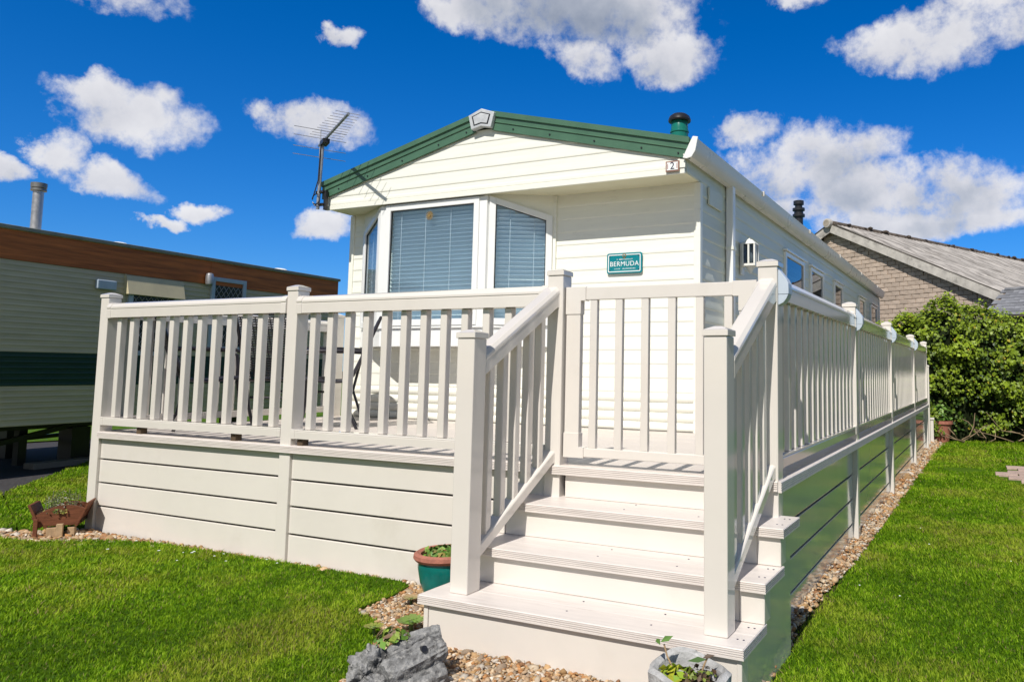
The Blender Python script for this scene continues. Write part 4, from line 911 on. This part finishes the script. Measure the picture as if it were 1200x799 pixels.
hp = thing('stone_trough', 'grey carved stone bowl with wilting plants in front of the bottom step', 'planter', (-.085, -1.0, .075)); hp['worldgeo'] = 0; hp.scale = (1.12, 1.1, 1.0)
ROCKL = mat('pale_stone', (.40, .40, .40), .85, .25, var=.3, vscale=16, detail=8, bump=.8, bscale=55, dirt=((.22, .22, .21), 30, .5, .7, .7))
m_ = MB(); n = 40; prof = [(.085, 0, 0), (.115, .05, .3), (.135, .12, .6), (.137, .165, 1), (.120, .178, 1), (.105, .165, 1), (.095, .12, .6), (.02, .115, .3)]
V_ = []
from mathutils import noise as mnz
for r_, z_, wv in prof:
    for k in range(n):
        th = 2*math.pi*k/n; q = r_*(1+.05*mnz.noise(Vector((math.cos(th)*2, math.sin(th)*2, z_*9)))+.02*math.sin(9*th+z_*30))
        V_.append((q*math.cos(th)*1.02, q*math.sin(th)*.92, z_+wv*(.018*math.cos(th-2.2)+.012*math.cos(3*th))))
m_.add(V_, [(i*n+k, i*n+(k+1) % n, (i+1)*n+(k+1) % n, (i+1)*n+k) for i in range(len(prof)-1) for k in range(n)]+[tuple(range(n))[::-1], tuple(range((len(prof)-1)*n, len(prof)*n))]); part('bowl', m_, ROCKL, hp, smooth=True)
part('soil', lump(4, .09, (0, 0, .12), 3, .15, (1, .9, .28)), SOIL, hp)
plant(hp, (-.045, -.01, .145), .05, .03, 26, .05, [[.24, .34, .03], [.18, .30, .03], [.32, .34, .03]])
plant(hp, (.03, .01, .145), .06, .04, 70, .022, [[.10, .07, .03], [.14, .18, .03], [.08, .05, .03]])
part('stalk', MB().tube([(-.05, .0, .15), (-.075, -.01, .21), (-.085, -.012, .25)], .003, 6), WOODL, hp); part('stalk', MB().tube([(.03, .02, .14), (.045, .02, .19), (.055, .02, .215)], .0035, 6), WOODL, hp)
for lc, lnm, lk in (((-.105, -.012, .255), (-.3, -.5, 1), (.08, .16, .03)), ((-.075, -.012, .27), (.4, -.6, .6), (.10, .2, .04)), ((.02, .02, .20), (0, -.5, 1), (.07, .13, .04)), ((.06, .02, .22), (.2, -.6, .8), (.10, .07, .05))):
    leaves('leaf', np.array([lc]), np.array([lnm], float), .05, np.array([lk]), hp, aspect=.42, kind=None)

# wheelbarrow-shaped wooden planter by the deck's left corner
wb = thing('wooden_planter', 'small brown wooden barrow planter on gravel at the left corner of the deck', 'planter', (-5.50, -.19, .04), R(48)); wb.scale = (.76, .8, .84)
bx = lambda *a: MB().box(*a)
def side(y, flip=1):
    P = [(-.13, .10), (.18, .10), (.27, .235)]+[(.27-.46*t, .225+.075*math.sin(math.pi*t*.95+.12)-.05*t) for t in np.linspace(.08, 1, 9)]
    return MB().prism(P, 'y', y, y+.02)
part('side_board', side(-.13), WOOD, wb, .002); part('side_board', side(.11), WOOD, wb, .002)
part('end_board', MB().hexa([(-.13, -.14, .09), (-.13, .14, .09), (-.105, .14, .09), (-.105, -.14, .09)], [(-.225, -.14, .29), (-.225, .14, .29), (-.20, .14, .29), (-.20, -.14, .29)]), WOOD, wb, .002)
part('end_board', MB().hexa([(.17, -.14, .09), (.17, .14, .09), (.19, .14, .09), (.19, -.14, .09)], [(.27, -.14, .30), (.27, .14, .30), (.29, .14, .30), (.29, -.14, .30)]), WOOD, wb, .002)
part('leg', bx(-.16, -.125, -.17, -.145, 0, .17), WOOD, wb, .002); part('leg', bx(.03, .085, -.185, -.145, 0, .12), WOODL, wb, .003); part('leg', bx(-.16, -.125, .14, .165, 0, .17), WOOD, wb, .002)
part('foot_block', bx(-.06, .02, -.14, -.06, 0, .085), WOODL, wb, .003); part('foot_block', bx(.11, .17, -.13, -.06, 0, .08), WOODL, wb, .003)
part('soil', bx(-.17, .22, -.108, .108, .12, .215), SOIL, wb)
plant(wb, (.02, 0, .21), .17, .06, 300, .022, [[.10, .14, .03], [.06, .09, .03], [.24, .22, .05], [.13, .10, .08]])
tw = MB()
for i in range(36):
    x, y = RNG.uniform(-.12, .2), RNG.uniform(-.09, .09); tw.tube([(x, y, .2), (x+RNG.uniform(-.03, .03), y+RNG.uniform(-.03, .03), .2+RNG.uniform(.08, .21))], .002, 4, .001)
part('twigs', tw, mat('grey_stems', (.19, .2, .15), .8, .2, var=.3), wb)
plant(wb, (.03, 0, .26), .15, .15, 420, .016, [[.16, .2, .06], [.10, .14, .05], [.22, .2, .08], [.24, .24, .2]], name='foliage')
# terracotta pot and low post at the far end of the deck
fp = thing('plant_pot', 'terracotta pot with foliage beside the hedge at the far end of the deck', 'plant pot', (.12, 12.45, 0)); fp['worldgeo'] = 0
part('body', MB().lathe([(.13, 0), (.19, .36), (.215, .37), (.215, .43), (.185, .43), (.17, .36)], (0, 0, 0), 20), TERRA, fp, smooth=True)
plant(fp, (0, 0, .42), .2, .45, 160, .09, PG)
lp = thing('low_post', 'short white capped post past the end of the right railing', 'post', (-.052, 11.95, 0)); lp['worldgeo'] = 0
part('shaft', MB().box(-.065, .065, -.065, .065, -.02, .47), PVC, lp, .005); part('cap', MB().box(-.08, .08, -.08, .08, .47, .51), PVC, lp, .006)
er = thing('end_newel', 'slim cream newel post at the foot of the rear steps', 'post', (-.06, 11.32, 0)); er['worldgeo'] = 0
part('shaft', MB().box(-.05, .05, -.05, .05, 0, 1.46), PVC, er, .005); part('cap', cap_mb(), PVC, er, .003).location = (0, 0, 1.4605)
er2 = thing('rear_steps', 'cream steps at the far end of the deck behind the last railing post', 'steps', (-.6, 11.1, 0)); er2['worldgeo'] = 0
for i in range(3): part('tread', MB().box(-.55, .48, -.36+.28*i, -.08+.28*i, .60-.2*i, .64-.2*i), TREAD, er2, .003); part('riser', MB().box(-.5, .45, -.10+.28*i, -.085+.28*i, .0, .60-.2*i), PVC, er2)

# ------------------------------------------------------------------ neighbouring caravan (left)
th = R(4.8); NBL = (-9.18, 1.541, 0)
nb = thing('neighbour_caravan', 'older cream and brown caravan with dark green band standing left of the deck', 'caravan', NBL, th)
# local: wall faces +x, runs along +y (s); s = world distance along the wall
sA, sB = -9.0, 4.84
def nlap(z0, z1, o=.006): return [(-.02, z0), (o, z0), (o+.002, z0+.012), (o*.4, (z0+z1)/2), (.0, z1), (-.02, z1)]
z = .61; hh = .0655
for j in range(29):
    z0, z1 = .61+hh*j, .61+hh*(j+1)
    m_ = NB_GREEN if 1.06 <= (z0+z1)/2 <= 1.475 else NB_CLAD
    part('cladding_board', MB().prism(nlap(z0, z1), 'y', sA, sB), m_, nb)
part('wood_fascia', MB().box(-.02, .018, sA, sB+.01, 2.512, 2.852), NB_BROWN, nb)
part('roof_edge', MB().box(-.02, .05, sA, sB+.03, 2.854, 2.90), mat('aged_trim', (.22, .23, .19), .5, var=.2), nb, .006)
rf = part('roof', MB().prism([(0.03, 2.90), (-1.5, 3.05), (-3.0, 2.90), (-3.0, 2.85), (0.03, 2.85)], 'y', sA, sB), NB_CREAM, nb)
part('wall_core', MB().box(-3.0, -.021, sA, sB-.02, .62, 2.85), NB_CLAD, nb)
part('end_wall', MB().box(-2.98, .004, sB-.02, sB+.004, .62, 2.85), NB_CLAD, nb)
part('flue', MB().lathe([(.056, -.02), (.056, .52)], (-.28, -.04, 2.92), 18), GREYM, rf, smooth=True, label='tall silver flue pipe')
part('flue_cap', MB().lathe([(.058, 0), (.082, .005), (.082, .03), (.07, .035), (.082, .045), (.084, .10), (.05, .105)], (-.28, -.04, 3.41), 18), mat('flue_grey', (.2, .2, .2), .5, metal=.6, var=.2), nb, smooth=True)
part('roof_vent', MB().lathe([(.12, 0), (.15, .02), (.09, .05)], (-.5, 1.15, 2.935), 14), WHITE, nb); part('roof_vent', MB().lathe([(.12, 0), (.15, .02), (.09, .06)], (-.5, 4.0, 2.935), 14), WHITE, nb)
part('bulkhead_lamp', MB().box(.008, .06, .525, .775, 2.275, 2.395), mat('lamp_plastic', (.42, .5, .6), .3, var=.1), nb, .012)
part('wall_lamp', MB().lathe([(.03, 0), (.05, .015), (.055, .05), (.055, .13), (.045, .17), (.02, .18)], (.075, 2.13, 2.49), 16), GREYM, nb, smooth=True)
def nwin(y0, y1, z0, z1, hood=None, frame=None, label=None):
    fw = .06; f = MB().box(.004, .04, y0, y0+fw, z0, z1).box(.004, .04, y1-fw, y1, z0, z1).box(.004, .04, y0+fw, y1-fw, z0, z0+fw).box(.004, .04, y0+fw, y1-fw, z1-fw, z1)
    w_ = part('window', f, frame, nb, .004, label=label)
    part('pane', MB().box(.012, .016, y0+fw, y1-fw, z0+fw, z1-fw), GLASSD, w_); part('curtain', MB().box(.006, .010, y0+fw, y1-fw, z0+fw, z1-fw), mat('red_curtain', (.10, .03, .035), .9, var=.3) if hood else INSIDE, w_)
    ld = MB(); q = .085; span = (y1-y0)+(z1-z0); k = -int((z1-z0)/q)
    for sgn in (1, -1):
        c = -2.0
        while c < 2:
            pts_ = []
            for t in np.linspace(y0+fw, y1-fw, 60):
                zz = (z0+z1)/2+sgn*(t-(y0+y1)/2)*1.35+c
                if z0+fw <= zz <= z1-fw: pts_.append((t, zz))
            if len(pts_) > 1: ld.bar((.019, *pts_[0]), (.019, *pts_[-1]), .006, .004, (1, 0, 0))
            c += .115
    part('lead_lattice', ld, mat('lead', (.34, .33, .36), .5, var=.1), w_)
    if hood: part('window_hood', MB().hexa([(.006, y0-.05, z1-.065), (.09, y0-.05, z1-.065), (.09, y1+.06, z1-.065), (.006, y1+.06, z1-.065)], [(.006, y0-.05, z1+.185), (.03, y0-.05, z1+.185), (.03, y1+.06, z1+.185), (.006, y1+.06, z1+.185)]), NB_CREAM, w_, .004)
BLF = mat('pale_blue_frame', (.42, .50, .60), .4, var=.06)
nwin(.965, 1.69, 1.45, 2.31, hood=True, frame=BLF, label='lattice window with red curtains under a cream hood')
nwin(2.21, 2.83, 1.55, 2.63, frame=BLF, label='tall pale framed lattice window next to the wall lamp')
part('wood_fascia', MB().box(.018, .022, 2.19, 2.86, 2.512, 2.845), NB_BROWN, nb)
part('wall_strip', MB().box(.004, .014, .905, .92, .62, 2.51), NB_CREAM, nb); part('wall_strip', MB().box(.004, .014, 3.85, 3.865, .62, 2.51), NB_CREAM, nb)
ch = MB().box(-.9, -.8, sA, sB-.1, .50, .62).box(-2.2, -2.1, sA, sB-.1, .50, .62)
for s in (-7, -4.5, -.75, 1.0, 3.5): ch.box(-.98, -.72, s-.12, s+.12, 0, .5); ch.box(-2.28, -2.02, s-.12, s+.12, 0, .5)
ch.bar((-.8, -.2, .3), (-.8, 1.4, .62), .06, .06).bar((-1.4, .1, .32), (-1.4, 1.4, .36), .06, .05).box(-1.0, -.9, .35, .45, .05, .62)
part('chassis', ch, BLACKM, nb)
part('wheel', MB().tube([(-.75, -1.3, .30), (-.55, -1.3, .30)], .30, 24), BLACKM, nb)
part('kerb_block', MB().box(-.7, -.5, .3, 1.7, .02, .10), mat('concrete_block', (.22, .2, .19), .9, var=.2), nb, .01)

# ------------------------------------------------------------------ block-built barn
BD = R(-27.7); BR = (-3.001, 18.477, 0)
barn = thing('stone_barn', 'old pale block barn with corrugated grey roof behind the hedge', 'barn', BR, BD)
AX, AZ_, SB = .06, 5.40, .478
part('wall', MB().prism([(-4.9, 0), (4.9, 0), (4.9, AZ_-SB*4.84), (AX, AZ_), (-4.9, AZ_-SB*4.96)], 'y', .03, .25), MORTAR, barn)
part('side_wall', MB().box(4.7, 4.9, .25, 19, 0, 3.0), MORTAR, barn)
bh, bw = .118, .235
VAR = []
for k in range(6):
    m_ = MB(); e = lambda: RNG.uniform(-.005, .005)
    x0, x1, z0, z1 = -bw/2+.006, bw/2-.006, .006, bh-.006
    m_.hexa([(x0+e(), 0+e(), z0+e()), (x1+e(), 0+e(), z0+e()), (x1+e(), .05, z0), (x0+e(), .05, z0)], [(x0+e(), 0+e(), z1+e()), (x1+e(), e(), z1+e()), (x1, .05, z1), (x0, .05, z1)]); VAR.append(m_.mesh('block', BRICK, .004, seg=1))
spots = []
row = 0; z = 2.45
while z < AZ_-.05:
    x = -1.0+(bw/2 if row % 2 else 0)
    while x < 4.9:
        lim = AZ_-SB*abs(x-AX)
        # seen part of the gable: right of the caravan's eaves line and over the hedge
        if z+bh*.5 < lim and (x > -.5+(5.3-z)*.62 or z > 5.2): spots.append((x, z))
        x += bw
    z += bh; row += 1
cen = np.array([1.9, 3.9]); spots.sort(key=lambda p: (p[0]-cen[0])**2+(p[1]-cen[1])**2)
rest = MB()
for i, (x, z) in enumerate(spots):
    if i < 298:
        o = link('block', VAR[RNG.integers(6)], barn, (x+RNG.uniform(-.004, .004), RNG.uniform(-.006, .012), z), (0, RNG.uniform(-.012, .012), 0))
    else: rest.box(x-bw/2+.006, x+bw/2-.006, 0, .05, z+.006, z+bh-.006)
if rest.v: part('blockwork', rest, BRICK, barn)['kind'] = 'stuff'
def barge(x0, x1, nm='bargeboard'):
    za, zb = AZ_-SB*abs(x0-AX), AZ_-SB*abs(x1-AX); return MB().hexa([(x0, -.168, za-.05), (x0, -.13, za-.05), (x0, -.13, za+.185), (x0, -.168, za+.185)], [(x1, -.168, zb-.05), (x1, -.13, zb-.05), (x1, -.13, zb+.185), (x1, -.168, zb+.185)])
for a, c in ((AX+.01, 2.52), (2.53, 5.1), (AX-.01, -2.5), (-2.51, -5.0)): part('bargeboard', barge(a, c), BARGE, barn)
def corr(sgn):
    m_ = MB(); per = .18; n = int(19/per)*6; ys_ = np.linspace(-.16, 19, n); zz = .032*np.cos(ys_/per*2*np.pi)
    x0, x1 = AX+sgn*.02, AX+sgn*5.2; xs_ = [x0+(x1-x0)*t for t in (0, .33, .34, .66, .67, 1)]; st_ = [0, 0, .012, .012, .024, .024]
    V_ = [(x, y, AZ_+.22-SB*abs(x-AX)+w-s_) for x, s_ in zip(xs_, st_) for y, w in zip(ys_, zz)]; k = len(ys_)
    m_.add(V_, [(i*k+j, i*k+j+1, (i+1)*k+j+1, (i+1)*k+j) for i in range(5) for j in range(k-1)]); return m_
part('roof_sheet', corr(1), ASB, barn, smooth=True); part('roof_sheet', corr(-1), ASB, barn, smooth=True)
for i in range(19):
    y0 = -.18+i*1.0; m_ = MB(); pr = [(AX-.17, AZ_+.145), (AX-.15, AZ_+.225), (AX-.07, AZ_+.285), (AX+.07, AZ_+.285), (AX+.15, AZ_+.225), (AX+.17, AZ_+.145)]
    part('ridge_tile', MB().prism(pr, 'y', y0+RNG.uniform(0, .03), y0+1.0-RNG.uniform(0, .04)), MOSS, barn, .012)
mo = MB()
for i in range(70):
    y = RNG.uniform(0, 18)**1.0; l_ = lump(i+.3, RNG.uniform(.03, .09), (AX+RNG.uniform(-.05, .18), y, AZ_+.27-RNG.uniform(0, .05)), 1, .3, (1, 1.6, .6)); mo.add(l_.v, l_.f)
part('moss', mo, MOSS, barn)['kind'] = 'stuff'
part('ridge_end', MB().tube([(AX-.03, -.28, AZ_+.215), (AX-.03, -.13, AZ_+.215)], .135, 18), BARGE, barn, .02, smooth=True)
part('ridge_end', MB().tube([(AX-.03, -.285, AZ_+.215), (AX-.03, -.27, AZ_+.215)], .095, 16), mat('worn_buff', (.36, .31, .25), .9, var=.3), barn)
# slate-roofed outbuilding in front of the barn's right side
sh = thing('slate_outbuilding', 'low outbuilding with grey slate roof at the far right over the hedge', 'shed', (.99, 14.62, 0), BD)
wz0, wz1 = 2.62, 3.25
part('wall', MB().box(.05, 8, .10, 1.70, 0, 2.6), MORTAR, sh)
part('roof_deck', MB().hexa([(-.1, 0, wz0-.05), (8, 0, wz0-.05), (8, .9, wz1-.05), (.0, .9, wz1-.05)], [(-.1, 0, wz0-.02), (8, 0, wz0-.02), (8, .9, wz1-.02), (.0, .9, wz1-.02)]), MORTAR, sh)
part('roof_deck', MB().hexa([(.0, .905, wz1-.05), (8, .905, wz1-.05), (8, 1.8, wz0-.05), (-.0, 1.8, wz0-.05)], [(.0, .905, wz1-.02), (8, .905, wz1-.02), (8, 1.8, wz0-.02), (-.0, 1.8, wz0-.02)]), SLATE, sh)
slope = math.atan2(wz1-wz0, .9); SLM = MB().box(-.148, .148, -.01, .165, 0, .012).mesh('slate', SLATE)
for j in range(9):
    for i in range(10):
        t = j/9; x = .05+.30*i+(.15 if j % 2 else 0); yy = .9*t; zz = wz0-.015+(wz1-wz0)*t
        link('slate', SLM, sh, (x+RNG.uniform(-.004, .004), yy, zz+RNG.uniform(.004, .014)), (slope-.06, 0, RNG.uniform(-.01, .01)))
part('ridge_roll', MB().tube([(-.02, .9, wz1+.0), (8, .9, wz1+.0)], .05, 10), SLATE, sh)

# ------------------------------------------------------------------ hedge
hg = thing('ivy_hedge', 'dense glossy green ivy hedge closing the lawn beyond the deck', 'hedge', (1.2, 13.6, 0), math.atan2(.50, .87))
hg['worldgeo'] = 0
BRANCH = mat('pale_branch', (.26, .19, .12), .85, .2, var=.3)
# local x along the hedge, -y faces the camera
def htop(x): return 2.80+.10*np.sin(x*2.1+.4)+.10*np.sin(x*4.7)+.06*np.sin(x*9.3)-.75*np.clip((-x-1.35)/1.0, 0, 1)**1.3-.46*np.clip((x+.15)/.4, 0, 1)-.25*np.clip((x-.8)/1, 0, 1)
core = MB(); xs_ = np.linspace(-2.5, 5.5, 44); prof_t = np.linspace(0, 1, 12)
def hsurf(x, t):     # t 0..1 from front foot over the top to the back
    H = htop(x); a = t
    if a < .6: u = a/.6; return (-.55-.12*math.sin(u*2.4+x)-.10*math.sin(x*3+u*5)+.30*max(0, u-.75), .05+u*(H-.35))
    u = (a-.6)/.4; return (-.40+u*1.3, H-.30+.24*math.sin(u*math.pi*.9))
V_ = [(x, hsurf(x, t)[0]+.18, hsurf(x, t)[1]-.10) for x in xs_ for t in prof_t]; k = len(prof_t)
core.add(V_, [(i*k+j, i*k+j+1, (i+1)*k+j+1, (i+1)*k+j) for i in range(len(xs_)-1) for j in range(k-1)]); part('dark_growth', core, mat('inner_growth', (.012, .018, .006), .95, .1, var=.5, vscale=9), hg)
N = 44000
X = RNG.uniform(-2.6, 5.0, N); T = RNG.uniform(.02, .93, N)**.9
bas = np.array([hsurf(x, t) for x, t in zip(X, T)])
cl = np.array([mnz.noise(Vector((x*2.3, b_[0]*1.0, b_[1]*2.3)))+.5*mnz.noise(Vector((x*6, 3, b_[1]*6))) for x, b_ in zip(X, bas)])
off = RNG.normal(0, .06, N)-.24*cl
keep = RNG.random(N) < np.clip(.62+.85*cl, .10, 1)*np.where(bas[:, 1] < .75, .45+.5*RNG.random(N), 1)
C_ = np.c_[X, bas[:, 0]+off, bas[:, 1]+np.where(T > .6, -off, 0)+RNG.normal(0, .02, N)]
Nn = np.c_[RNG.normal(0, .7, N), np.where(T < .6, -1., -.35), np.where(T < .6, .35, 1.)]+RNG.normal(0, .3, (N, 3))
t = np.clip(.5+.7*cl+RNG.normal(0, .22, N)+.15*(bas[:, 1]-1.5), 0, 1)[:, None]  # lit look put into leaf colour: lighter higher up and on outer clumps
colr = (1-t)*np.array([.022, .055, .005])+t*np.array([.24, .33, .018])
yel = RNG.random(N) < np.clip(.02+.25*np.clip((X-.9), 0, 1)*(np.abs(bas[:, 1]-1.5) < .5), 0, .2); colr[yel] = np.array([.32, .27, .03])
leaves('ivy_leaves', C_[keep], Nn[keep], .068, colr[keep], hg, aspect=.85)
for i in range(46):
    br = MB()
    x = RNG.uniform(-1.3, 3.2); y = -.62+RNG.uniform(-.1, .2); z = RNG.uniform(0, .35); dx = RNG.uniform(-.35, .35); dx *= 2.2; z0_ = RNG.uniform(0, .12)
    br.tube([(x, y-.05, z0_), (x+dx*.3, y-.12, z0_+RNG.uniform(.02, .15)), (x+dx*.7, y-.02, z0_+RNG.uniform(.1, .3)), (x+dx, y+.12, z0_+RNG.uniform(.15, .6))], .012, 5, .005)
    part('branch', br, BRANCH, hg)
